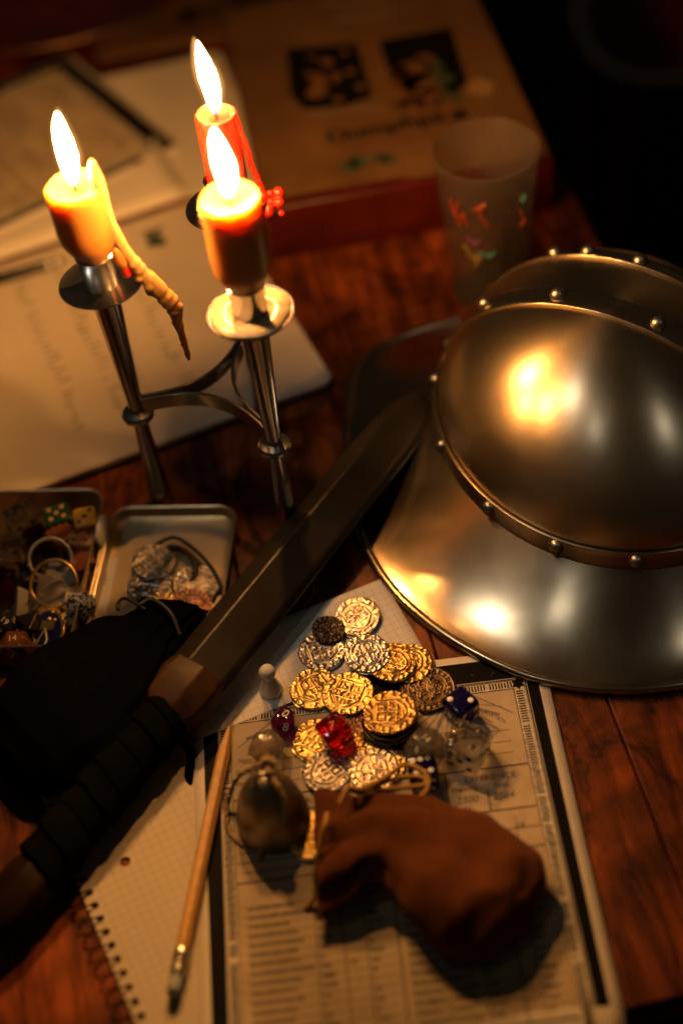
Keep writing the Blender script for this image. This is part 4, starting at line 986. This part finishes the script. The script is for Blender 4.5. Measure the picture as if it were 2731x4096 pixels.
coin('small blackened coin with a thin cross beside the pale gilt coin', 1312, 2518, Z0 + 2.6, 'dark_coin', 'cross', 12, 21, 35, (5, 3))
coin('worn silver coin tucked below the blackened coin', 1288, 2603, Z0, 'silver', 'cob', 13, 28.5, 100)
coin('silver coin with a bold cross overlapping two gold coins', 1466, 2612, Z0 + 4.2, 'silver', 'cross', 14, 28.5, 18, (3, 4))
coin('gold coin between the silver cross coin and another gold coin', 1567, 2648, Z0 + 2.2, 'old_gold', 'cob', 15, 29.5, 60, (0, 4))
coin('rightmost gold coin, half under its gold neighbour beside the helmet', 1632, 2652, Z0, 'old_gold', 'cob', 16, 29.5, 130, (0, 0))
coin('bright gold coin right of the white pawn', 1258, 2752, Z0 - 0.4, 'gold', 'cob', 17, 30, 20)
coin('bright gold coin overlapping its gold neighbour above the red die', 1392, 2772, Z0 + 1.8, 'gold', 'cob', 18, 31, -30, (0, -3))
coin('octagonal dark bronze coin engraved with beasts under the helmet brim', 1712, 2755, Z0 - 0.6, 'bronze', 'dragon', 19, 33, 10, octo=True)
coin('brass coin lying on top of the short stack', 1560, 2848, Z0 + 10.6, 'old_gold', 'cob', 20, 31, 80, (-2, 3))
coin('octagonal dark coin at the top of the stack under the brass coin', 1558, 2872, Z0 + 7.0, 'bronze', 'dragon', 19, 32, 25, octo=True)
coin('octagonal dark coin in the middle of the stack', 1556, 2890, Z0 + 3.4, 'bronze', 'dragon', 19, 32, 10, octo=True)
coin('octagonal dark coin at the bottom of the stack', 1560, 2906, Z0 - 0.3, 'dark_coin', 'dragon', 19, 32, 40, octo=True)
coin('small reddish coin between the red die and the stack', 1425, 2902, Z0 - 0.6, 'copper', 'cob', 21, 21, 15)
coin('gold coin under the red die, close to the purple die', 1268, 2958, Z0 - 0.5, 'gold', 'cob', 22, 29, 140)
coin('dull gold coin peeking out right of the red die', 1375, 2985, Z0 - 0.4, 'old_gold', 'cob', 15, 24, 200)
coin('dark silver coin just right of the bell', 1310, 3085, Z0 + 1.4, 'old_silver', 'cob', 23, 28.5, 300, (2, -3))
coin('gold coin underneath the pale coin by the yellow cord', 1515, 3055, Z0 - 0.6, 'gold', 'cob', 18, 31, 75)
coin('pale pinkish coin lying on a gold coin by the yellow cord', 1492, 3078, Z0 + 1.8, 'rose_silver', 'cob', 11, 29, 190)
coin('gold coin half hidden behind the suede pouch mouth', 1252, 3340, Z0 - 0.6, 'gold', 'cob', 17, 29, 200)
LZ = 1.9
coin('upper of the two silver coins in the tin lid', 615, 2245, LZ + 2.3, 'old_silver', 'cob', 24, 29, 40, (4, 2), group='coins in the tin lid')
coin('lower of the two silver coins in the tin lid', 600, 2335, LZ, 'old_silver', 'cross', 14, 29, 70, group='coins in the tin lid')
coin('gold coin at the mouth of the black pouch', 640, 2430, LZ, 'gold', 'cob', 22, 26, 70, group='coins in the tin lid')
coin('octagonal silver coin with a beast in a ring in the tin lid', 785, 2335, LZ + 2.2, 'old_silver', 'dragon', 19, 31, 20, (3, 3), octo=True, group='coins in the tin lid')
coin('octagonal brown coin in the tin lid beside the scabbard', 757, 2432, LZ + 3.0, 'copper', 'dragon', 25, 31, 5, (3, 0), octo=True, group='coins in the tin lid')
coin('small copper coin under the black cord loop near the sword guard', 745, 2545, LZ + 2.4, 'copper', 'cob', 21, 24, 60, group='coins in the tin lid')

# ------------------------------------------------------------------ dice
def hull(verts):
    bm = bmesh.new()
    for v in verts: bm.verts.new(v)
    bmesh.ops.convex_hull(bm, input=bm.verts); bmesh.ops.dissolve_limit(bm, angle_limit=R(2), verts=bm.verts, edges=bm.edges)
    bm.normal_update(); fs = [([tuple(v.co) for v in f.verts], f.normal.copy(), f.calc_center_median()) for f in bm.faces]; bm.free(); return fs
PHI = (1 + 5 ** .5) / 2
def verts_of(kind):
    if kind == 'd6': return [Vector((x, y, z)) * 0.5 for x in (-1, 1) for y in (-1, 1) for z in (-1, 1)]
    if kind == 'd8': return [Vector(p) * 0.62 for p in ((1, 0, 0), (-1, 0, 0), (0, 1, 0), (0, -1, 0), (0, 0, 1), (0, 0, -1))]
    if kind == 'd4': return [Vector(p) * 0.42 for p in ((1, 1, 1), (1, -1, -1), (-1, 1, -1), (-1, -1, 1))]
    if kind == 'd20': return [Vector(p) * 0.30 for p in [(0, s, t * PHI) for s in (-1, 1) for t in (-1, 1)] + [(s, t * PHI, 0) for s in (-1, 1) for t in (-1, 1)] + [(t * PHI, 0, s) for s in (-1, 1) for t in (-1, 1)]]
    if kind == 'd10':
        v = [Vector((math.cos(k * math.pi / 5), math.sin(k * math.pi / 5), 0.105 * (1 if k % 2 else -1))) for k in range(10)]
        return [p * 0.52 for p in v + [Vector((0, 0, 1.0)), Vector((0, 0, -1.0))]]
pipm = {}
def pip_mesh(mat):
    if mat not in pipm: mb = MB(); sphere_cap(mb, (0, 0, 0), 1.0, (0, 0, 1), 0.18, 12, 3); pipm[mat] = mb.mesh('pip', mat, 80)
    return pipm[mat]
PIPS = {1: [(0, 0)], 2: [(-1, -1), (1, 1)], 3: [(-1, -1), (0, 0), (1, 1)], 4: [(-1, -1), (1, 1), (-1, 1), (1, -1)], 5: [(-1, -1), (1, 1), (-1, 1), (1, -1), (0, 0)], 6: [(-1, -1), (-1, 0), (-1, 1), (1, -1), (1, 0), (1, 1)]}
def die(label, kind, size, px, py, z, mat, yaw=0, nums=None, pipmat=None, pipr=1.6, faces=None, bevel=1.2, cat='die', group='loose dice', tilt=None, nmat='pip_white', nsize=0.42, down=0, name='die'):
    fs = hull([v * size for v in verts_of(kind)])
    fs_s = sorted(fs, key=lambda f: (round(f[2].z, 3), round(f[2].x, 3), round(f[2].y, 3))); nrm = fs_s[down][1]
    q = nrm.rotation_difference(Vector((0, 0, -1))); rm = Matrix.Rotation(R(yaw), 3, 'Z') @ q.to_matrix()
    if tilt: rm = Matrix.Rotation(R(tilt[0]), 3, 'X') @ Matrix.Rotation(R(tilt[1]), 3, 'Y') @ rm
    vs = [rm @ (v * size) for v in verts_of(kind)]; zmin = min(v.z for v in vs); hgt = -zmin
    p = at(px, py, z + hgt); t = thing(name, label, cat, (p.x, p.y, z + hgt), 0, group)
    fl_ = hull(vs); mb = MB()
    for poly, n, c in fl_: mb.add(poly, [tuple(range(len(poly)))])
    me = mb.mesh('body', mat, 30); bm = bmesh.new(); bm.from_mesh(me); bmesh.ops.remove_doubles(bm, verts=bm.verts, dist=1e-6); bmesh.ops.recalc_face_normals(bm, faces=bm.faces); bm.to_mesh(me); bm.free()
    bo = link('body', me, t, bevel=bevel, seg=4)
    view = (CAM - p).normalized(); vis = sorted([f for f in fl_ if f[1].dot(view) > -0.1], key=lambda f: -f[1].dot(view))
    if pipmat:
        vals = faces or [4, 5, 6]
        for (poly, n, c), val in zip(vis, vals):
            e = (Vector(poly[1]) - Vector(poly[0])).normalized(); e_2 = n.cross(e)
            for (a, b) in PIPS[val]:
                o = link('pip', pip_mesh(pipmat), bo); o.location = (c + (e * a + e_2 * b) * size * 0.25 + n * 0.02) * S; o.scale = (pipr,) * 3; o.rotation_euler = n.to_track_quat('Z', 'Y').to_euler()
    if nums:
        for (poly, n, c), s_ in zip(vis, nums):
            if not s_: continue
            vv = (up - n * up.dot(n)).normalized(); vv = (Matrix.Rotation(R(random.uniform(-50, 50)), 3, n) @ vv); uu = vv.cross(n)
            MB().text(s_, size * nsize, c + n * 0.12, uu, vv).build('numeral', nmat, bo, smooth=0)
    return t
die('purple ten-sided die with white numerals 8 and 0', 'd10', 19.5, 1132, 2888, Z0 - 0.7, 'purple_plastic', 20, ['8', '0'], bevel=1.5, nsize=.36)
die('translucent red die standing on gold coins', 'd6', 16, 1338, 2928, Z0 + 2.4, 'red_plastic', 28, ['7', '1'], bevel=2.2, nsize=.5, tilt=(8, -6), nmat='pip_orange')
die('clear rounded die behind the bell', 'd20', 21, 1068, 2990, Z0 - 0.7, 'cloudy_plastic', 15, [None, '8'], bevel=1.2, nsize=.25)
die('dark blue six-sided die showing two white pips beside the bronze coin', 'd6', 16.5, 1842, 2830, Z0 - 0.7, 'blue_plastic', 32, pipmat='pip_white', pipr=1.7, faces=[2, 4, 1], bevel=2.8)
die('large clear six-sided die with dark pips', 'd6', 21.5, 1868, 2985, Z0 - 0.7, 'clear_plastic', -32, pipmat='pip_black', pipr=1.9, faces=[4, 5, 3], bevel=3.4)
die('smoky translucent die numbered 6 between the stack and large clear die', 'd20', 24, 1705, 2995, Z0 - 0.7, 'smoke_plastic', 40, ['6', '14', '9'], bevel=0.7, nsize=.24, nmat='white_die')
die('dark blue six-sided die inside the yellow cord loop', 'd6', 16.5, 1690, 3092, Z0 - 0.7, 'blue_plastic', 4, pipmat='pip_white', pipr=1.7, faces=[6, 6, 3], bevel=2.6)
BZ = 2.2
bg_ = 'things inside the tin'
die('clear six-sided die in the far corner of the tin', 'd6', 19, 90, 2085, BZ + 5, 'clear_plastic', 28, pipmat='pip_black', pipr=1.8, faces=[5, 4, 3], bevel=2.5, group=bg_)
die('clear six-sided die at the frame edge inside the tin', 'd6', 19, 45, 2235, BZ + 5, 'clear_plastic', 8, pipmat='pip_black', pipr=1.8, faces=[3, 4, 6], bevel=2.5, group=bg_)
die('dark green six-sided die with orange pips in the tin', 'd6', 17, 238, 2085, BZ + 4, 'green_die', 12, pipmat='pip_orange', pipr=1.5, faces=[5, 6, 3], bevel=2, group=bg_)
die('yellow six-sided die with black pips in the tin corner', 'd6', 15, 348, 2088, BZ + 8, 'yellow_die', 5, pipmat='pip_black', pipr=1.5, faces=[3, 2, 6], bevel=2.4, group=bg_, tilt=(10, 0))
die('tan six-sided die below the yellow die in the tin', 'd6', 16, 330, 2185, BZ + 1, 'tan_die', -8, pipmat='pip_black', pipr=1.4, faces=[2, 4, 1], bevel=2.2, group=bg_, tilt=(-12, 8))
die('dark brown die behind the silver ring in the tin', 'd6', 17, 255, 2160, BZ + 0.5, 'brown_die', 40, None, bevel=2, group=bg_)
die('magenta translucent die at the left edge of the tin', 'd8', 21, 12, 2325, BZ + 5, 'magenta_plastic', 30, None, bevel=.8, group=bg_)
die('pale four-sided die with dark lettering in the tin', 'd4', 21, 98, 2402, BZ + 2, 'white_die', 20, ['3', 'A', '2'], bevel=1, nmat='green_ink', nsize=.28, group=bg_)
die('black twenty-sided die numbered 19 at the left edge of the tin', 'd20', 22, 6, 2490, BZ, 'black_die', 10, ['19', '9', '3', '16'], bevel=.6, nsize=.24, group=bg_)
die('brown translucent die numbered 6 against the near wall of the tin', 'd20', 21, 66, 2590, BZ, 'brown_die', 0, ['6', '1', '14'], bevel=.6, nsize=.28, group=bg_)
die('black and white speckled die numbered 5 by the tin hinge', 'd20', 20, 325, 2425, BZ + 1, 'speckle', 35, ['5', '11'], bevel=.6, nsize=.26, group=bg_)
die('clear faceted crystal seen through the gold ring', 'd8', 25, 205, 2375, BZ, 'clear_plastic', 15, None, bevel=.5, group=bg_, cat='crystal', name='crystal')
die('dark red die wedged between the two clear dice in the tin', 'd6', 15, 150, 2155, BZ, 'magenta_plastic', 24, None, bevel=2, group=bg_)
die('black die behind the gold ring near the tin centre', 'd6', 15, 130, 2290, BZ, 'black_die', 15, pipmat='pip_white', pipr=1.3, faces=[1, 3, 2], bevel=2, group=bg_)
die('dark brown die between tan die and speckled die in the tin', 'd6', 15, 335, 2265, BZ, 'brown_die', 30, None, bevel=2, group=bg_)
die('dark eight-sided die left of the enamel medal in the tin', 'd8', 18, 120, 2500, BZ + .5, 'black_die', 55, None, bevel=.6, group=bg_)
# rings
def ring(label, px, py, z, rad, thick, mat, nrm):
    t = at(px, py, z); n = Vector(nrm).normalized(); u = n.orthogonal().normalized(); b = n.cross(u)
    mb = MB()
    def fn(i, j):
        a = 2 * math.pi * i; e = 2 * math.pi * j; rr2 = rad + thick * 0.45 * math.cos(e)
        return tuple((u * math.cos(a) + b * math.sin(a)) * rr2 + n * thick * math.sin(e) * (1.15 if mat != 'gold_polish' else 0.9))
    mb.grid(fn, 64, 10, wrap=True); o = mb.build('finger_ring', mat, smooth=80); o.location = t * S; return tag(o, label, 'ring', 'rings in the tin')
vd = -fw
ring('plain silver ring standing among the dice in the tin', 203, 2235, 21, 13.2, 2.5, 'silver_polish', vd + Vector((0.25, 0.0, 0.25)))
ring('plain gold ring leaning before the silver ring in the tin', 217, 2333, 20, 15.0, 1.9, 'gold_polish', vd + Vector((-0.1, 0.1, 0.15)))
# enamel medal and crown charm
p = at(185, 2530, BZ + 6)
md = thing('enamel_medal', 'oval gold medal with blue enamel beside the black pouch', 'medal', (p.x, p.y, BZ + 4), R(-25)); md.rotation_euler = (R(18), R(-10), R(-20))
ov = lambda r, kx=0.78: [(r * kx * math.cos(a), r * math.sin(a)) for a in np.linspace(0, 2 * math.pi, 41)[:-1]]
MB().prism(ov(17), 0, 2.2).build('rim', 'gold_polish', md, bevel=.6)
MB().prism(ov(14.6), 1, 2.6).build('enamel', 'blue_enamel', md, bevel=.4)
mb = MB()
for a in np.linspace(0, 2 * math.pi, 33)[:-1]: sphere_cap(mb, (16 * .78 * math.cos(a), 16 * math.sin(a), 2.1), 0.9, (0, 0, 1), 0.8, 8, 3)
mb.build('beading', 'gold_polish', md)
mb = MB(); mb.box((1, 5, 2.9), (9, 6, 1)); mb.tube([(0, 3, 3), (-3, -5, 3), (-5, -10, 3)], .7, 6); mb.tube([(0, 3, 3), (3, -4, 3), (2, -11, 3)], .7, 6); mb.tube([(-6, 2, 3), (-8, -3, 3), (-5, -5, 3), (-8, -10, 3)], .6, 6); sphere_cap(mb, (1, 9, 2.8), 1.8, (0, 0, 1), .7)
mb.build('figure', 'gold_polish', md)
p = at(262, 2455, BZ + 9)
cw = thing('crown_charm', 'small gold crown charm under the gold ring in the tin', 'charm', (p.x, p.y, BZ + 3), R(15))
MB().lathe([(6.4, 0), (7, .6), (7, 3), (6.4, 3.4), (6, 3)], 28).build('band', 'gold_polish', cw)
for k in range(7):
    a = 2 * math.pi * k / 7; mb = MB(); mb.tube([(6.6 * math.cos(a), 6.6 * math.sin(a), 3), (7.6 * math.cos(a), 7.6 * math.sin(a), 7)], [1.5, .6], 8); sphere_cap(mb, (7.7 * math.cos(a), 7.7 * math.sin(a), 7), 1.4, (0, 0, 1), 1); mb.build('point', 'gold_polish', cw)
# cards on the tin floor, white counter
p = at(385, 2330, 3)
cdt = thing('printed_card', 'cream card with tiny print on the tin floor by the hinge', 'card', (p.x, p.y, 2.0), TA, bg_)
MB().box((-12, -8, .2), (46, 58, .3)).build('card', 'paper', cdt)
mb = MB(); 
for k in range(4): 
    x = 2
    while x < 10: l = random.uniform(.6, 1.4); mb.rect(x - 4, 8 - 3 * k, x - 4 + l, 9.1 - 3 * k, .42); x += l + .4
mb.build('small_print', 'brown_ink', cdt, smooth=0)
p = at(90, 2530, 3); cd2 = thing('tan_card', 'tan card with a dark edge on the tin floor near the black pouch', 'card', (p.x, p.y, 2.7), TA - R(12), bg_)
MB().box((0, 0, .2), (38, 50, .3)).build('card', 'parchment', cd2); mb = MB(); mb.rect(-19, -25, -15, 25, .42); mb.rect(-12, -6, 18, -5.4, .42); mb.build('border_line', 'brown_ink', cd2, smooth=0)
p = at(408, 2140, 12); wc = thing('white_counter', 'slim white counter standing against the tin wall by the hinge', 'counter', (p.x, p.y, BZ), R(-15), bg_)
MB().lathe([(0.05, 0), (11, 0), (12, 1.0), (12, 2.6), (11, 3.4), (0.05, 3.4)], 32).warp(lambda x, y, z: (z, y, x + 12.2)).build('disc', 'white_gloss', wc)

# cord and bead in the lid
def cordobj(label, pxs, r, mat, name='cord', cat='cord', group=None, seg=8, closed=False):
    pts = spline([at(x, y, z) for x, y, z in pxs], 8, closed); c = pts[0].copy(); c.z = 0
    o = MB().tube([p - c for p in pts], r, seg, closed).build(name, mat, smooth=80); o.location = c * S; return tag(o, label, cat, group)
cordobj('black cord looped in the tin lid behind the silver coins', [(590, 2205, 5), (640, 2170, 6), (700, 2150, 7), (770, 2190, 7), (830, 2250, 7), (870, 2310, 6), (905, 2400, 5), (905, 2440, 4)], 1.3, 'black_cord')
cordobj('short black leather loop beside the bright bead in the lid', [(675, 2195, 5), (730, 2200, 7), (775, 2240, 8), (782, 2290, 7), (770, 2330, 5)], 2.1, 'black_cord')
cordobj('black cord loop over the brown octagonal coin', [(690, 2520, 12), (745, 2490, 12), (790, 2480, 12), (800, 2510, 11), (775, 2560, 9), (720, 2600, 9), (690, 2640, 8)], 1.1, 'black_cord')
p = at(717, 2303, 6); bd = MB(); sphere_cap(bd, (0, 0, 2.5), 3.2, (0, 0, 1), 1, 16, 8); bd.lathe([(3.2, 2.5), (2.4, .6), (.05, 0)], 16); o = bd.build('bead', 'silver_polish', smooth=80); o.location = (p.x * S, p.y * S, 2.6 * S); tag(o, 'tiny bright metal bead between the coins in the lid', 'bead')
# thin wire hoop by the scabbard
cordobj('thin wire hoop earring half under the scabbard', [(1165, 2425, 2), (1215, 2420, 2), (1250, 2380, 2), (1245, 2330, 2), (1205, 2305, 2), (1165, 2320, 2), (1140, 2365, 2), (1145, 2405, 2)], 0.7, 'copper', 'hoop', 'hoop', closed=True)

# ------------------------------------------------------------------ pawn
p = at(1086, 2765, 2); pw = MB().lathe([(0.05, 0), (6.4, 0), (6.9, .8), (6.9, 2), (6.2, 5), (3.4, 13.2), (3.1, 14.6), (3.4, 15.2), (4.4, 16.4), (5.0, 18.6), (4.7, 20.8), (3.4, 22.6), (1.6, 23.5), (0.05, 23.7)], 40).build('pawn', 'white_gloss', smooth=70)
pw.location = (p.x * S, p.y * S, 2.6 * S); tag(pw, 'glossy white game pawn standing left of the gold coins', 'pawn')

# ------------------------------------------------------------------ bell with twine
p = at(1093, 3268, 6); be = thing('bell', 'dark metal bell tied with rough twine left of the suede pouch', 'bell', (p.x, p.y, 2.4), R(10))
MB().lathe([(19.5, 0), (20.6, .8), (20.6, 3), (19.4, 12), (16.8, 24), (12.8, 33), (8.4, 38.5), (6.2, 40), (5.2, 42), (0.05, 43)], 48).build('shell', 'bell_metal', be, smooth=70)
MB().tube([(5 * math.cos(a), 0, 43 + 5.5 * math.sin(a)) for a in np.linspace(-0.3, math.pi + .3, 15)], 1.7, 10).build('crown_loop', 'bell_metal', be)
def rope(px, r, name, parent, mat='jute', strands=2):
    pts = spline([at(*q) for q in px], 14); o = Vector((p.x, p.y, 2.4)); inv = Matrix.Rotation(-R(10), 4, 'Z')
    mb = MB()
    for s_ in range(strands):
        q2 = []
        for k, q in enumerate(pts):
            t = (pts[min(k + 1, len(pts) - 1)] - pts[max(k - 1, 0)]).normalized(); u = t.orthogonal().normalized(); b = t.cross(u); a = k * 0.55 + s_ * math.pi * 2 / strands
            q2.append(inv @ (q + (u * math.cos(a) + b * math.sin(a)) * r * .5 - o))
        mb.tube(q2, r * .62, 7)
    return mb.build(name, mat, parent, smooth=80)
rope([(1062, 3050, 46), (1085, 3110, 47), (1120, 3160, 44), (1140, 3225, 35), (1130, 3290, 25), (1085, 3330, 14), (1050, 3385, 6), (1035, 3430, 3)], 1.9, 'twine', be)
rope([(1062, 3050, 46), (1020, 3065, 40), (950, 3110, 24), (915, 3200, 8), (905, 3280, 4), (935, 3350, 3), (990, 3385, 3), (1050, 3370, 4), (1085, 3330, 12)], 1.3, 'twine', be)
rope([(1050, 3060, 44), (1068, 3040, 49), (1095, 3062, 45)], 2.4, 'twine', be)

# ------------------------------------------------------------------ suede pouch
def loft_bag(stations, nphi, folds, famp, seed, wr):
    """stations: (centre xy, direction angle, half width, top height, bottom height, pleat)"""
    mb = MB(); rows = []
    for (cx, cy, an, hw, zt, zb, pl) in stations:
        d = Vector((-math.sin(an), math.cos(an), 0)); ring_ = []
        for k in range(nphi):
            a = 2 * math.pi * k / nphi; rr3 = 1 + pl * famp * math.sin(folds * a + seed)
            cc, ss = math.cos(a), math.sin(a); zc, zh = (zt + zb) / 2, (zt - zb) / 2
            ex = lambda t, e: math.copysign(abs(t) ** e, t)
            q = Vector((cx, cy, 0)) + d * hw * ex(cc, .9) * rr3; z = zc + zh * ex(ss, .85) * (1 + pl * famp * .8 * math.sin(folds * a + seed + 1))
            nn = noise.noise(Vector((q.x * .045, q.y * .045, z * .05 + seed))) * wr + noise.noise(Vector((q.x * .12, q.y * .12, z * .1 + seed))) * wr * .4
            ring_.append((q.x + nn * .6, q.y + nn * .6, max(2.4, z + nn)))
        rows.append(ring_)
    v = [p_ for r_ in rows for p_ in r_]; n = nphi
    f = [(i * n + k, i * n + (k + 1) % n, (i + 1) * n + (k + 1) % n, (i + 1) * n + k) for i in range(len(rows) - 1) for k in range(n)]
    f.append(tuple((len(rows) - 1) * n + k for k in range(n)))
    return mb.add(v, f)
def stations_px(lst):
    out = []; P = [at(x, y, z) for x, y, z, *_ in lst]
    for i, (x, y, z, hw, zt, zb, pl) in enumerate(lst):
        d = P[min(i + 1, len(P) - 1)] - P[max(i - 1, 0)]; out.append((P[i].x, P[i].y, math.atan2(d.y, d.x), hw, zt, zb, pl))
    return out
def dens(st, n=4):                       # smooth in-between stations
    A = [Vector((s_[0], s_[1], 0)) for s_ in st]; c = spline(A, n); out = []
    for k, q in enumerate(c):
        u = k / n; i = min(int(u), len(st) - 2); f_ = u - i; f2 = f_ * f_ * (3 - 2 * f_); a, b = st[i], st[i + 1]
        d = c[min(k + 1, len(c) - 1)] - c[max(k - 1, 0)]
        out.append((q.x, q.y, math.atan2(d.y, d.x)) + tuple(a[j] * (1 - f2) + b[j] * f2 for j in range(3, 7)))
    return out
po = thing('suede_pouch', 'brown suede drawstring pouch slumped on the printed form', 'pouch')
st = stations_px([(1262, 3400, 14, 30, 22, 2.5, 1.3), (1330, 3370, 20, 27, 28, 5, 1.2), (1430, 3340, 22, 23, 31, 9, .8), (1560, 3345, 20, 22, 32, 8, .35), (1690, 3400, 17, 28, 33, 3, .12), (1820, 3490, 16, 36, 34, 1.6, .05), (1945, 3595, 14, 36, 32, 1.6, .03), (2030, 3680, 12, 28, 26, 1.6, 0), (2070, 3720, 10, 14, 20, 1.8, 0), (2085, 3735, 10, 4, 14, 4, 0)])
po_bag = loft_bag(dens(st), 72, 8, 0.22, 2.0, 4.0).build('bag', 'suede', po, sub=1, smooth=80, solid=1.2)
def free_tube(px, r, name, mat, parent, seg=8): return MB().tube(spline([at(*q) for q in px], 8), r, seg).build(name, mat, parent, smooth=80)
free_tube([(1360, 3215, 36), (1385, 3160, 38), (1400, 3150, 36), (1450, 3155, 34), (1540, 3110, 30), (1610, 3062, 28), (1680, 3078, 27), (1714, 3125, 26), (1690, 3180, 25), (1620, 3205, 25), (1520, 3190, 26), (1430, 3165, 26), (1390, 3160, 36)], 1.5, 'drawstring', 'yellow_cord', po_bag)
free_tube([(1395, 3150, 37), (1460, 3168, 30), (1560, 3120, 27), (1640, 3105, 26), (1700, 3115, 26), (1690, 3140, 26), (1600, 3150, 27), (1500, 3160, 28)], 1.2, 'drawstring', 'yellow_cord', po_bag)
free_tube([(1310, 3255, 36), (1300, 3300, 38), (1285, 3350, 34), (1275, 3420, 28), (1262, 3500, 18), (1265, 3570, 10), (1235, 3620, 4), (1215, 3632, 3)], 1.5, 'drawstring', 'yellow_cord', po_bag)
free_tube([(1275, 3540, 14), (1300, 3590, 8), (1330, 3630, 4), (1350, 3600, 6), (1345, 3560, 8)], 1.1, 'drawstring', 'yellow_cord', po_bag)

# ------------------------------------------------------------------ black drawstring pouch
bpch = thing('black_pouch', 'black cotton drawstring pouch between the tin and the sword grip', 'pouch')
st = stations_px([(700, 2440, 12, 22, 22, 6, 1.0), (650, 2490, 18, 17, 29, 7, 1.0), (610, 2530, 20, 20, 31, 5, .9), (520, 2610, 22, 33, 36, 2, .5), (400, 2730, 22, 44, 40, 1.6, .3), (270, 2850, 20, 47, 40, 1.6, .2), (150, 2955, 16, 43, 34, 1.6, .12), (65, 3035, 12, 31, 24, 1.6, .05), (20, 3080, 9, 16, 15, 1.6, 0), (5, 3095, 8, 4, 9, 3, 0)])
loft_bag(dens(st), 56, 11, 0.16, 5.0, 3.6).build('bag', 'black_cloth', bpch, sub=1, smooth=80, solid=1.0)
free_tube([(585, 2440, 32), (520, 2400, 30), (490, 2395, 28), (470, 2420, 27), (475, 2440, 27)], 1.0, 'drawstring', 'black_cord', bpch)
free_tube([(560, 2420, 32), (610, 2400, 32), (680, 2450, 32), (720, 2540, 26)], 1.6, 'drawstring', 'black_cord', bpch)
